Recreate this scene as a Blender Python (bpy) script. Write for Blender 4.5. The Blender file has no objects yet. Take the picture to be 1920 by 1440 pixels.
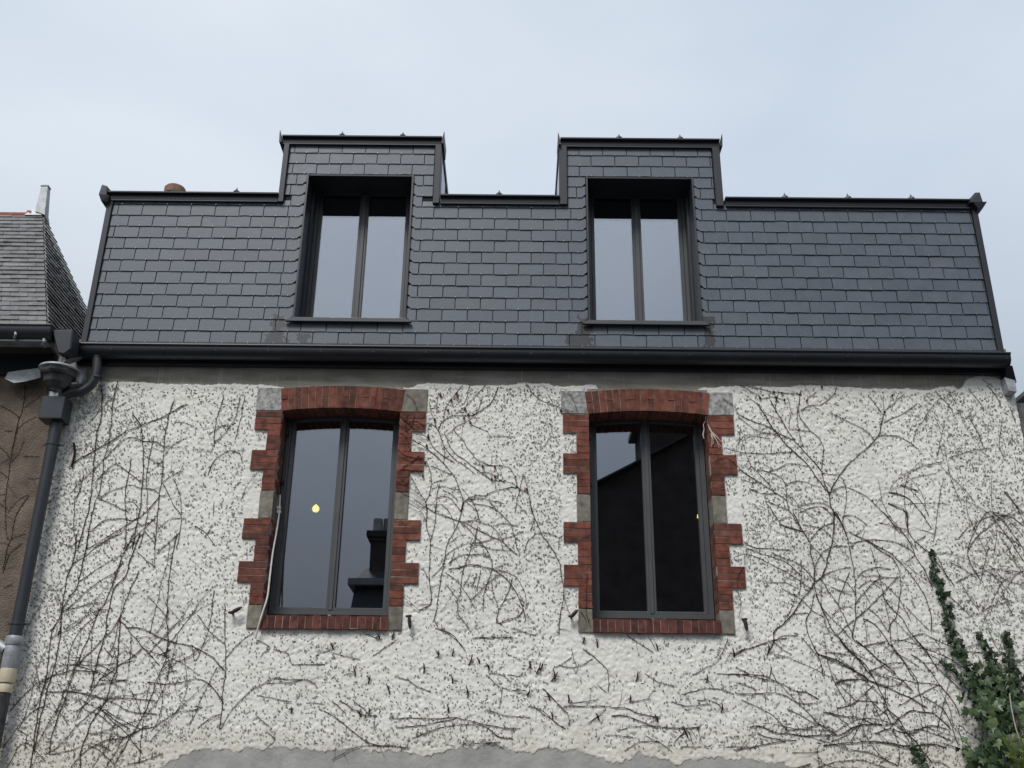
import bpy, math, random
import numpy as np
from mathutils import Vector, Matrix, Euler, noise as mnoise
from mathutils.geometry import delaunay_2d_cdt
random.seed(11)
R = math.radians
scene = bpy.context.scene
COL = scene.collection

# ------------------------------------------------------------------ camera
FPX, PITCH, YAW, ROLL, DIST, CAMZ = 1960.0, R(23.016), R(-0.343), R(0.738), 8.1, 1.6
fw = Vector((math.sin(YAW) * math.cos(PITCH), math.cos(YAW) * math.cos(PITCH), math.sin(PITCH)))
r0 = Vector((math.cos(YAW), -math.sin(YAW), 0)); u0 = r0.cross(fw)
CR = r0 * math.cos(ROLL) + u0 * math.sin(ROLL)
CU = -r0 * math.sin(ROLL) + u0 * math.cos(ROLL)
CAM = Vector((0, -DIST, CAMZ))
cam_data = bpy.data.cameras.new('camera')
cam_data.sensor_width = 36; cam_data.lens = FPX / 1920 * 36; cam_data.clip_end = 2000
cam = bpy.data.objects.new('camera', cam_data)
M = Matrix((CR, CU, -fw)).transposed().to_4x4(); M.translation = CAM
cam.matrix_world = M
COL.objects.link(cam); scene.camera = cam

def ray(px, py):
    return fw * FPX + CR * (px - 960) - CU * (py - 720)
def P(px, py, Y=0.0):
    d = ray(px, py); t = (Y + DIST) / d.y
    return CAM + d * t

# ------------------------------------------------------------------ world
SUN_EL, SUN_AZ = R(52), R(205)      # azimuth clockwise from +Y; behind the camera, a bit to its left
world = bpy.data.worlds.new('World'); scene.world = world; world.use_nodes = True
nt = world.node_tree; nt.nodes.clear()
def N(t, ty, **kw):
    n = t.nodes.new(ty)
    for k, v in kw.items():
        if k.startswith('i_'):
            key = k[2:]
            n.inputs[int(key) if key.isdigit() else key.replace('_', ' ')].default_value = v
        else: setattr(n, k, v)
    return n
L = nt.links.new
out = N(nt, 'ShaderNodeOutputWorld'); bg = N(nt, 'ShaderNodeBackground'); bg.inputs['Strength'].default_value = 0.1
sky = N(nt, 'ShaderNodeTexSky', sky_type='NISHITA', sun_disc=False, sun_elevation=SUN_EL, sun_rotation=SUN_AZ)
sky.air_density = 1.0; sky.dust_density = 3.0
tc = N(nt, 'ShaderNodeTexCoord'); mp = N(nt, 'ShaderNodeMapping'); mp.inputs['Scale'].default_value = (1.0, 1.0, 2.2)
mp.inputs['Location'].default_value = (2.3, 0.4, 0.9)
nz = N(nt, 'ShaderNodeTexNoise'); nz.inputs['Scale'].default_value = 1.7; nz.inputs['Detail'].default_value = 5; nz.inputs['Roughness'].default_value = .5
ramp = N(nt, 'ShaderNodeValToRGB')
ramp.color_ramp.elements[0].position = .34; ramp.color_ramp.elements[0].color = (4.0, 4.55, 5.25, 1)
ramp.color_ramp.elements[1].position = .66; ramp.color_ramp.elements[1].color = (5.0, 5.45, 5.95, 1)
mix = N(nt, 'ShaderNodeMix', data_type='RGBA'); mix.inputs[0].default_value = 0.9
L(tc.outputs['Generated'], mp.inputs['Vector']); L(mp.outputs[0], nz.inputs['Vector']); L(nz.outputs['Fac'], ramp.inputs[0])
L(sky.outputs[0], mix.inputs[6]); L(ramp.outputs[0], mix.inputs[7])
sz = N(nt, 'ShaderNodeSeparateXYZ'); L(tc.outputs['Generated'], sz.inputs[0])      # overcast skies are dimmer towards the horizon
mr = N(nt, 'ShaderNodeMapRange', interpolation_type='SMOOTHSTEP'); mr.inputs[1].default_value = .0; mr.inputs[2].default_value = .58; mr.inputs[3].default_value = .28; mr.inputs[4].default_value = 1.0
L(sz.outputs[2], mr.inputs[0]); mg = N(nt, 'ShaderNodeMix', data_type='RGBA', blend_type='MULTIPLY'); mg.inputs[0].default_value = 1
L(mix.outputs[2], mg.inputs[6]); L(mr.outputs[0], mg.inputs[7]); L(mg.outputs[2], bg.inputs['Color']); L(bg.outputs[0], out.inputs[0])

sun_d = bpy.data.lights.new('sun', 'SUN'); sun_d.energy = 1.5; sun_d.angle = R(20); sun_d.color = (1, .97, .93)
sun = bpy.data.objects.new('sun', sun_d); COL.objects.link(sun)
sdir = Vector((math.sin(SUN_AZ) * math.cos(SUN_EL), math.cos(SUN_AZ) * math.cos(SUN_EL), math.sin(SUN_EL)))
sun.rotation_euler = (-sdir).to_track_quat('-Z', 'Y').to_euler(); sun.location = (0, -12, 20)
vs = scene.view_settings; vs.view_transform = 'Standard'; vs.look = 'None'; vs.exposure = 0.66; vs.gamma = 1; vs.use_curve_mapping = False
scene.cycles.use_denoising = True
scene.cycles.max_bounces = 8; scene.cycles.transparent_max_bounces = 12

# ------------------------------------------------------------------ materials
def srgb(r, g, b):
    f = lambda c: (c / 255 / 12.92) if c / 255 <= .04045 else ((c / 255 + .055) / 1.055) ** 2.4
    return (f(r), f(g), f(b), 1)
def newmat(name):
    m = bpy.data.materials.new(name); m.use_nodes = True
    t = m.node_tree; b = t.nodes['Principled BSDF']
    return m, t, b
def mul(c, k): return (c[0] * k, c[1] * k, c[2] * k, 1)
def surf(name, col, rough=.6, metal=0.0, spec=.5, var=.15, nscale=6.0, rand=0.0, bump=.0, bscale=60.0, bdist=.004, col2=None, stretch=(1, 1, 1), rcols=None, rvar=0):
    """even base colour, mottled by noise, per-object random tint, fine bump"""
    m, t, b = newmat(name); K = t.links.new
    b.inputs['Roughness'].default_value = rough; b.inputs['Metallic'].default_value = metal; b.inputs['Specular IOR Level'].default_value = spec
    tcn = N(t, 'ShaderNodeNewGeometry'); mpn = N(t, 'ShaderNodeMapping'); mpn.inputs['Scale'].default_value = stretch
    K(tcn.outputs['Position'], mpn.inputs['Vector'])
    n1 = N(t, 'ShaderNodeTexNoise'); n1.inputs['Scale'].default_value = nscale; n1.inputs['Detail'].default_value = 6; n1.inputs['Roughness'].default_value = .62
    K(mpn.outputs[0], n1.inputs['Vector'])
    rp = N(t, 'ShaderNodeValToRGB'); rp.color_ramp.elements[0].position = .3; rp.color_ramp.elements[1].position = .7
    rp.color_ramp.elements[0].color = mul(col, 1 - var); rp.color_ramp.elements[1].color = col2 if col2 else mul(col, 1 + var)
    K(n1.outputs['Fac'], rp.inputs[0]); src = rp.outputs[0]
    if rand or rcols:
        oi = N(t, 'ShaderNodeObjectInfo')
        rr = N(t, 'ShaderNodeValToRGB')
        if rcols:
            rr.color_ramp.elements[0].color = rcols[0]; rr.color_ramp.elements[1].color = rcols[-1]
            for i, c in enumerate(rcols[1:-1]):
                e = rr.color_ramp.elements.new((i + 1) / (len(rcols) - 1)); e.color = c
        else:
            rr.color_ramp.elements[0].color = (1 - rand,) * 3 + (1,); rr.color_ramp.elements[1].color = (1 + rand,) * 3 + (1,)
        K(oi.outputs['Random'], rr.inputs[0])
        mx = N(t, 'ShaderNodeMix', data_type='RGBA', blend_type='MULTIPLY'); mx.inputs[0].default_value = 1
        K(src, mx.inputs[6]); K(rr.outputs[0], mx.inputs[7]); src = mx.outputs[2]
    K(src, b.inputs['Base Color'])
    if rvar:
        mr = N(t, 'ShaderNodeMapRange'); mr.inputs[3].default_value = rough - rvar; mr.inputs[4].default_value = rough + rvar
        K(n1.outputs['Fac'], mr.inputs[0]); K(mr.outputs[0], b.inputs['Roughness'])
    if bump:
        n2 = N(t, 'ShaderNodeTexNoise'); n2.inputs['Scale'].default_value = bscale; n2.inputs['Detail'].default_value = 4
        K(tcn.outputs['Position'], n2.inputs['Vector'])
        bp = N(t, 'ShaderNodeBump'); bp.inputs['Strength'].default_value = bump; bp.inputs['Distance'].default_value = bdist
        K(n2.outputs['Fac'], bp.inputs['Height']); K(bp.outputs[0], b.inputs['Normal'])
    return m

MAT = {}
MAT['brick'] = surf('brick_red', (.165, .062, .044, 1), .85, spec=.25, var=.55, nscale=15, bump=.5, bscale=140, bdist=.003,
                    rcols=[(.62, .68, .74, 1), (.95, .98, 1.0, 1), (1.12, 1.05, 1.0, 1), (.75, .75, .78, 1), (1.3, 1.25, 1.2, 1)])
MAT['brick_sill'] = surf('brick_sill', (.095, .036, .033, 1), .85, spec=.25, var=.5, nscale=22, bump=.5, bscale=140, bdist=.003, rand=.3, col2=(.15, .055, .042, 1))
MAT['mortar'] = surf('mortar', (.27, .23, .2, 1), .95, spec=.1, var=.35, nscale=30, bump=.5, bscale=200)
MAT['stone'] = surf('quoin_stone', (.2, .185, .155, 1), .95, spec=.15, var=.4, nscale=18, bump=.6, bscale=120, rand=.15)
MAT['stone_white'] = surf('painted_stone', (.26, .255, .245, 1), .9, spec=.15, var=.4, nscale=34, bump=.6, bscale=120, rand=.12, col2=(.58, .575, .56, 1))
MAT['anthracite'] = surf('anthracite_paint', srgb(48, 52, 58), .42, spec=.5, var=.08, nscale=9, rvar=.06)
MAT['frame'] = surf('frame_aluminium', srgb(76, 78, 80), .45, spec=.5, var=.1, nscale=5, rvar=.06)
MAT['reveal'] = surf('reveal_aluminium', srgb(42, 45, 50), .5, spec=.4, var=.1, nscale=5)
MAT['coping'] = surf('coping_zinc', srgb(50, 53, 58), .5, metal=.3, spec=.5, var=.12, nscale=7, rvar=.08)
MAT['gutter'] = surf('gutter_zinc', srgb(27, 31, 39), .38, spec=.6, var=.15, nscale=5, rvar=.08)
MAT['cheek'] = surf('cheek_zinc', (.62, .63, .67, 1), .4, metal=.2, var=.12, nscale=4)
MAT['zinc'] = surf('weathered_zinc', (.34, .36, .38, 1), .5, metal=.35, var=.35, nscale=14, bump=.2, bscale=40, rvar=.15)
MAT['zinc_dark'] = surf('old_zinc', (.055, .058, .060, 1), .45, metal=.3, var=.5, nscale=14, rvar=.12, bump=.2, bscale=60)
MAT['galv'] = surf('galvanised_steel', (.6, .61, .6, 1), .3, metal=.8, var=.2, nscale=20, rvar=.1)
MAT['cream'] = surf('cream_plastic', (.60, .52, .38, 1), .5, var=.12, nscale=12)
MAT['white_cable'] = surf('white_cable', (.62, .6, .55, 1), .55, var=.15, nscale=20)
MAT['rope'] = surf('frayed_rope', (.55, .47, .41, 1), .9, spec=.1, var=.2, nscale=50)
MAT['rust'] = surf('rusty_iron', (.035, .024, .02, 1), .8, var=.4, nscale=40, bump=.4)
MAT['hook'] = surf('steel_hook', (.45, .47, .5, 1), .4, metal=.9, var=.05)
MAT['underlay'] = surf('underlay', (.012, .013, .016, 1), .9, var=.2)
MAT['terracotta'] = surf('terracotta', (.22, .125, .09, 1), .85, spec=.2, var=.3, nscale=14, bump=.3)
MAT['tile_red'] = surf('ridge_tile', (.26, .085, .06, 1), .85, spec=.2, var=.35, nscale=14, bump=.3)
MAT['concrete'] = None
MAT['nwall'] = surf('brown_roughcast', (.155, .125, .10, 1), .95, spec=.1, var=.35, nscale=5, bump=.9, bscale=70, bdist=.012, col2=(.24, .195, .158, 1))
MAT['gwall'] = surf('grey_render', (.16, .16, .155, 1), .95, spec=.1, var=.4, nscale=6, bump=.8, bscale=70, bdist=.01)
MAT['cement'] = surf('cement_patch', (.36, .36, .34, 1), .93, spec=.15, var=.2, nscale=4, bump=.6, bscale=30, bdist=.008, col2=(.46, .455, .43, 1))
MAT['stem'] = surf('creeper_bark', (.038, .025, .021, 1), .9, spec=.08, var=.4, nscale=30, rand=.35, col2=(.085, .050, .040, 1))
MAT['pit_shade'] = surf('pit_shade_flecks', (.26, .25, .225, 1), .95, spec=.05, var=.55, nscale=7, col2=(.60, .59, .555, 1))  # dark tone stands for shade inside the wall's pits
MAT['bud'] = surf('dry_bud', (.06, .012, .012, 1), .8, var=.4, nscale=40)
MAT['nslate'] = surf('old_slate', (.125, .13, .14, 1), .55, spec=.5, var=.3, nscale=9, rand=.22, bump=.3, bscale=50, col2=(.2, .198, .19, 1), rvar=.1)
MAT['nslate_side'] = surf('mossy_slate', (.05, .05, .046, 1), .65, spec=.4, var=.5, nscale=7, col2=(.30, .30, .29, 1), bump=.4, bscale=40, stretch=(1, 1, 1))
MAT['dark_wall'] = surf('sooty_brick', (.07, .06, .055, 1), .95, spec=.1, var=.3, nscale=3)
MAT['dark_slate'] = surf('far_slate', (.035, .038, .045, 1), .6, var=.3, nscale=4)
MAT['pot_pale'] = surf('pale_pot', (.4, .37, .33, 1), .8, var=.2)
MAT['far_zinc'] = surf('far_zinc', (.2, .21, .23, 1), .5, var=.2)
MAT['room'] = surf('room_paint', (.045, .045, .047, 1), .9, spec=.1, var=.1)
MAT['asphalt'] = surf('asphalt', (.05, .05, .05, 1), .9, var=.2, nscale=3, bump=.4)
MAT['paving'] = surf('paving', (.2, .195, .18, 1), .9, var=.2, nscale=3, bump=.4)

def mat_concrete():
    m, t, b = newmat('raw_concrete'); K = t.links.new
    b.inputs['Roughness'].default_value = .92; b.inputs['Specular IOR Level'].default_value = .15
    g = N(t, 'ShaderNodeNewGeometry')
    def noise(scale, stretch, detail=5):
        mp = N(t, 'ShaderNodeMapping'); mp.inputs['Scale'].default_value = stretch; K(g.outputs['Position'], mp.inputs['Vector'])
        n = N(t, 'ShaderNodeTexNoise'); n.inputs['Scale'].default_value = scale; n.inputs['Detail'].default_value = detail; K(mp.outputs[0], n.inputs['Vector']); return n.outputs['Fac']
    def ramp2(fac, p0, p1, c0, c1):
        r = N(t, 'ShaderNodeValToRGB'); r.color_ramp.elements[0].position = p0; r.color_ramp.elements[1].position = p1
        r.color_ramp.elements[0].color = c0; r.color_ramp.elements[1].color = c1; K(fac, r.inputs[0]); return r.outputs[0]
    def mx(fac, a, c, blend='MIX'):
        n = N(t, 'ShaderNodeMix', data_type='RGBA', blend_type=blend)
        if isinstance(fac, float): n.inputs[0].default_value = fac
        else: K(fac, n.inputs[0])
        for s, v in ((6, a), (7, c)):
            if isinstance(v, tuple): n.inputs[s].default_value = v
            else: K(v, n.inputs[s])
        return n.outputs[2]
    base = ramp2(noise(3, (1, 1, 2.5), 7), .3, .7, (.21, .192, .155, 1), (.37, .35, .30, 1))
    smear = ramp2(noise(2.6, (1, 1, 6), 8), .48, .68, (0, 0, 0, 1), (.6, .6, .6, 1))
    c = mx(smear, base, (.44, .43, .40, 1))
    drip = ramp2(noise(75, (1, 1, .022), 2), .60, .72, (0, 0, 0, 1), (1, 1, 1, 1))
    zone = ramp2(noise(.9, (1, .1, .1), 1), .4, .56, (.12, .12, .12, 1), (.75, .75, .75, 1))
    f = mx(1.0, drip, zone, 'MULTIPLY')
    c = mx(f, c, (.5, .49, .46, 1))
    K(c, b.inputs['Base Color'])
    bp = N(t, 'ShaderNodeBump'); bp.inputs['Strength'].default_value = .5; bp.inputs['Distance'].default_value = .006
    K(noise(35, (1, 1, 1.5), 6), bp.inputs['Height']); K(bp.outputs[0], b.inputs['Normal'])
    return m
MAT['concrete'] = mat_concrete()

def mat_render():
    """off-white roughcast: soft large stains, pits and a coarse thrown relief"""
    m, t, b = newmat('white_roughcast'); K = t.links.new
    b.inputs['Roughness'].default_value = .95; b.inputs['Specular IOR Level'].default_value = .12
    g = N(t, 'ShaderNodeNewGeometry'); pos = g.outputs['Position']
    def noise(scale, detail=5, rough=.6, stretch=None):
        n = N(t, 'ShaderNodeTexNoise'); n.inputs['Scale'].default_value = scale; n.inputs['Detail'].default_value = detail; n.inputs['Roughness'].default_value = rough
        if stretch:
            mp = N(t, 'ShaderNodeMapping'); mp.inputs['Scale'].default_value = stretch; K(pos, mp.inputs['Vector']); K(mp.outputs[0], n.inputs['Vector'])
        else: K(pos, n.inputs['Vector'])
        return n.outputs['Fac']
    def ramp2(fac, p0, p1, c0, c1):
        r = N(t, 'ShaderNodeValToRGB'); r.color_ramp.elements[0].position = p0; r.color_ramp.elements[1].position = p1
        r.color_ramp.elements[0].color = c0; r.color_ramp.elements[1].color = c1; K(fac, r.inputs[0]); return r.outputs[0]
    def mx(fac, a, c, blend='MIX'):
        n = N(t, 'ShaderNodeMix', data_type='RGBA', blend_type=blend)
        if isinstance(fac, float): n.inputs[0].default_value = fac
        else: K(fac, n.inputs[0])
        for s, v in ((6, a), (7, c)):
            if isinstance(v, tuple): n.inputs[s].default_value = v
            else: K(v, n.inputs[s])
        return n.outputs[2]
    base = ramp2(noise(1.3, 6), .35, .65, (.80, .79, .745, 1), (.88, .868, .82, 1))
    base = mx(ramp2(noise(.8, 4, .5, (1, 1, .6)), .5, .72, (0, 0, 0, 1), (.5, .5, .5, 1)), base, (.80, .77, .68, 1))
    # grime that grew where the creeper clung: patchy grey
    gr = ramp2(noise(2.4, 8, .7), .52, .72, (0, 0, 0, 1), (.55, .55, .55, 1))
    base = mx(gr, base, (.54, .53, .495, 1))
    sp = N(t, 'ShaderNodeSeparateXYZ'); K(pos, sp.inputs[0])
    zz_ = N(t, 'ShaderNodeMath', operation='MULTIPLY_ADD'); K(noise(3.2, 6, .65), zz_.inputs[0]); zz_.inputs[1].default_value = .8; K(sp.outputs[2], zz_.inputs[2])
    mrz = N(t, 'ShaderNodeMapRange'); mrz.inputs[1].default_value = 2.50; mrz.inputs[2].default_value = 2.72; mrz.inputs[3].default_value = .5; mrz.inputs[4].default_value = 0; K(zz_.outputs[0], mrz.inputs[0])
    base = mx(mrz.outputs[0], base, (.60, .55, .45, 1))
    # pits: their shade mixed in as dark colour, besides the relief
    vo = N(t, 'ShaderNodeTexVoronoi'); vo.inputs['Scale'].default_value = 26; vo.inputs['Randomness'].default_value = 1
    wn = N(t, 'ShaderNodeTexNoise'); wn.inputs['Scale'].default_value = 40; wn.inputs['Detail'].default_value = 2; K(pos, wn.inputs['Vector'])
    wv = N(t, 'ShaderNodeVectorMath', operation='MULTIPLY_ADD'); wv.inputs[1].default_value = (.035, .035, .035); K(wn.outputs['Color'], wv.inputs[0]); K(pos, wv.inputs[2])
    K(wv.outputs[0], vo.inputs['Vector'])
    pit = ramp2(vo.outputs['Distance'], .13, .27, (1, 1, 1, 1), (0, 0, 0, 1))
    gate = ramp2(noise(9, 3), .47, .58, (0, 0, 0, 1), (1, 1, 1, 1))
    pits = mx(1.0, pit, gate, 'MULTIPLY')
    base = mx(mx(1.0, pits, (.25, .25, .25, 1), 'MULTIPLY'), base, (.2, .19, .165, 1))
    fine = ramp2(noise(75, 3, .7), .35, .65, (.88, .88, .87, 1), (1.06, 1.06, 1.06, 1))
    base = mx(1.0, base, fine, 'MULTIPLY')
    K(base, b.inputs['Base Color'])
    h = mx(.5, ramp2(noise(38, 5, .65), .3, .75, (0, 0, 0, 1), (1, 1, 1, 1)), mx(1.0, (1, 1, 1, 1), pits, 'DIFFERENCE'))
    bp = N(t, 'ShaderNodeBump'); bp.inputs['Strength'].default_value = .45; bp.inputs['Distance'].default_value = .006
    K(h, bp.inputs['Height']); K(bp.outputs[0], b.inputs['Normal'])
    return m
MAT['render'] = mat_render()

def mat_slate():
    m, t, b = newmat('new_slate'); K = t.links.new
    b.inputs['Specular IOR Level'].default_value = .5
    g = N(t, 'ShaderNodeNewGeometry'); pos = g.outputs['Position']
    n = N(t, 'ShaderNodeTexNoise'); n.inputs['Scale'].default_value = 11; n.inputs['Detail'].default_value = 7; n.inputs['Roughness'].default_value = .65
    oi = N(t, 'ShaderNodeObjectInfo')
    ad = N(t, 'ShaderNodeVectorMath', operation='MULTIPLY_ADD'); cmb = N(t, 'ShaderNodeCombineXYZ')
    for i in range(3): K(oi.outputs['Random'], cmb.inputs[i])
    ad.inputs[1].default_value = (30, 17, 23); K(cmb.outputs[0], ad.inputs[0]); K(pos, ad.inputs[2]); K(ad.outputs[0], n.inputs['Vector'])
    rp = N(t, 'ShaderNodeValToRGB'); rp.color_ramp.elements[0].position = .28; rp.color_ramp.elements[1].position = .74
    rp.color_ramp.elements[0].color = (.072, .089, .115, 1); rp.color_ramp.elements[1].color = (.102, .123, .153, 1); K(n.outputs['Fac'], rp.inputs[0])
    rr = N(t, 'ShaderNodeValToRGB'); rr.color_ramp.elements[0].color = (.9, .9, .91, 1); rr.color_ramp.elements[1].color = (1.1, 1.1, 1.08, 1); K(oi.outputs['Random'], rr.inputs[0])
    mx = N(t, 'ShaderNodeMix', data_type='RGBA', blend_type='MULTIPLY'); mx.inputs[0].default_value = 1; K(rp.outputs[0], mx.inputs[6]); K(rr.outputs[0], mx.inputs[7])
    # wet stains that ran down from the sill ends
    sx = N(t, 'ShaderNodeSeparateXYZ')
    wn = N(t, 'ShaderNodeTexNoise'); wn.inputs['Scale'].default_value = 17; wn.inputs['Detail'].default_value = 3; K(pos, wn.inputs['Vector'])
    wv = N(t, 'ShaderNodeVectorMath', operation='MULTIPLY_ADD'); wv.inputs[1].default_value = (.16, 0, .2); K(wn.outputs['Color'], wv.inputs[0]); K(pos, wv.inputs[2])
    K(wv.outputs[0], sx.inputs[0])
    prev = None
    for (cx, hw, z0, z1) in ((-1.99, .055, 5.50, 5.75), (-2.02, .075, 5.42, 5.60), (-1.76, .05, 5.45, 5.6), (.65, .065, 5.5, 5.78), (.58, .09, 5.40, 5.6), (1.72, .045, 5.5, 5.78), (-1.9, .03, 5.42, 5.55)):
        a = N(t, 'ShaderNodeMath', operation='SUBTRACT'); K(sx.outputs[0], a.inputs[0]); a.inputs[1].default_value = cx
        a2 = N(t, 'ShaderNodeMath', operation='ABSOLUTE'); K(a.outputs[0], a2.inputs[0])
        a3 = N(t, 'ShaderNodeMath', operation='LESS_THAN'); K(a2.outputs[0], a3.inputs[0]); a3.inputs[1].default_value = hw
        q = N(t, 'ShaderNodeMath', operation='SUBTRACT'); K(sx.outputs[2], q.inputs[0]); q.inputs[1].default_value = (z0 + z1) / 2
        q2 = N(t, 'ShaderNodeMath', operation='ABSOLUTE'); K(q.outputs[0], q2.inputs[0])
        q3 = N(t, 'ShaderNodeMath', operation='LESS_THAN'); K(q2.outputs[0], q3.inputs[0]); q3.inputs[1].default_value = (z1 - z0) / 2
        p = N(t, 'ShaderNodeMath', operation='MULTIPLY'); K(a3.outputs[0], p.inputs[0]); K(q3.outputs[0], p.inputs[1])
        if prev is None: prev = p
        else:
            s = N(t, 'ShaderNodeMath', operation='MAXIMUM'); K(prev.outputs[0], s.inputs[0]); K(p.outputs[0], s.inputs[1]); prev = s
    wet = N(t, 'ShaderNodeMix', data_type='RGBA'); K(prev.outputs[0], wet.inputs[0]); K(mx.outputs[2], wet.inputs[6]); wet.inputs[7].default_value = (.028, .03, .036, 1)
    K(wet.outputs[2], b.inputs['Base Color'])
    mr = N(t, 'ShaderNodeMapRange'); mr.inputs[3].default_value = .4; mr.inputs[4].default_value = .62; K(n.outputs['Fac'], mr.inputs[0]); K(mr.outputs[0], b.inputs['Roughness'])
    n2 = N(t, 'ShaderNodeTexNoise'); n2.inputs['Scale'].default_value = 45; n2.inputs['Detail'].default_value = 4; K(ad.outputs[0], n2.inputs['Vector'])
    bp = N(t, 'ShaderNodeBump'); bp.inputs['Strength'].default_value = .35; bp.inputs['Distance'].default_value = .003; K(n2.outputs['Fac'], bp.inputs['Height']); K(bp.outputs[0], b.inputs['Normal'])
    return m
MAT['slate'] = mat_slate()

def mat_glass(name, refl, tint):
    m, t, b = newmat(name); K = t.links.new; t.nodes.remove(b)
    o = t.nodes['Material Output']
    tr = N(t, 'ShaderNodeBsdfTransparent'); tr.inputs[0].default_value = tint
    gl = N(t, 'ShaderNodeBsdfGlossy'); gl.inputs['Color'].default_value = (.88, .92, 1, 1); gl.inputs['Roughness'].default_value = .0
    lw = N(t, 'ShaderNodeFresnel'); lw.inputs['IOR'].default_value = 1.5
    ad = N(t, 'ShaderNodeMath', operation='ADD'); ad.use_clamp = True; ad.inputs[1].default_value = refl; K(lw.outputs[0], ad.inputs[0])
    g = N(t, 'ShaderNodeNewGeometry'); n = N(t, 'ShaderNodeTexNoise'); n.inputs['Scale'].default_value = .9; n.inputs['Detail'].default_value = 1; K(g.outputs['Position'], n.inputs['Vector'])
    bp = N(t, 'ShaderNodeBump'); bp.inputs['Strength'].default_value = .12; bp.inputs['Distance'].default_value = .01; K(n.outputs['Fac'], bp.inputs['Height']); K(bp.outputs[0], gl.inputs['Normal'])
    mx = N(t, 'ShaderNodeMixShader'); K(ad.outputs[0], mx.inputs[0]); K(tr.outputs[0], mx.inputs[1]); K(gl.outputs[0], mx.inputs[2]); K(mx.outputs[0], o.inputs[0])
    return m
MAT['glass'] = mat_glass('window_glass', .33, (.55, .58, .6, 1))
MAT['glass_low'] = mat_glass('window_glass_dark', .24, (.5, .52, .53, 1))
def mat_emit(name, col, s):
    m, t, b = newmat(name); b.inputs['Base Color'].default_value = col
    b.inputs['Emission Color'].default_value = col; b.inputs['Emission Strength'].default_value = s
    return m
MAT['bulb'] = mat_emit('lit_bulb', (1, .76, .2, 1), 4.5)
def mat_leaf(name, cols):
    m = surf(name, (1, 1, 1, 1), .42, spec=.5, var=.12, nscale=60, rcols=cols)
    b = m.node_tree.nodes['Principled BSDF']
    return m
MAT['leaf'] = mat_leaf('ivy_leaf', [(.034, .058, .025, 1), (.062, .105, .042, 1), (.044, .074, .036, 1), (.075, .12, .052, 1), (.14, .19, .075, 1)])
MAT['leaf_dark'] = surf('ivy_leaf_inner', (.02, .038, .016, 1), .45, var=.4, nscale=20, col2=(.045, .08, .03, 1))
MAT['fern'] = surf('fern_green', (.13, .17, .03, 1), .6, var=.3, nscale=20)

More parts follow.
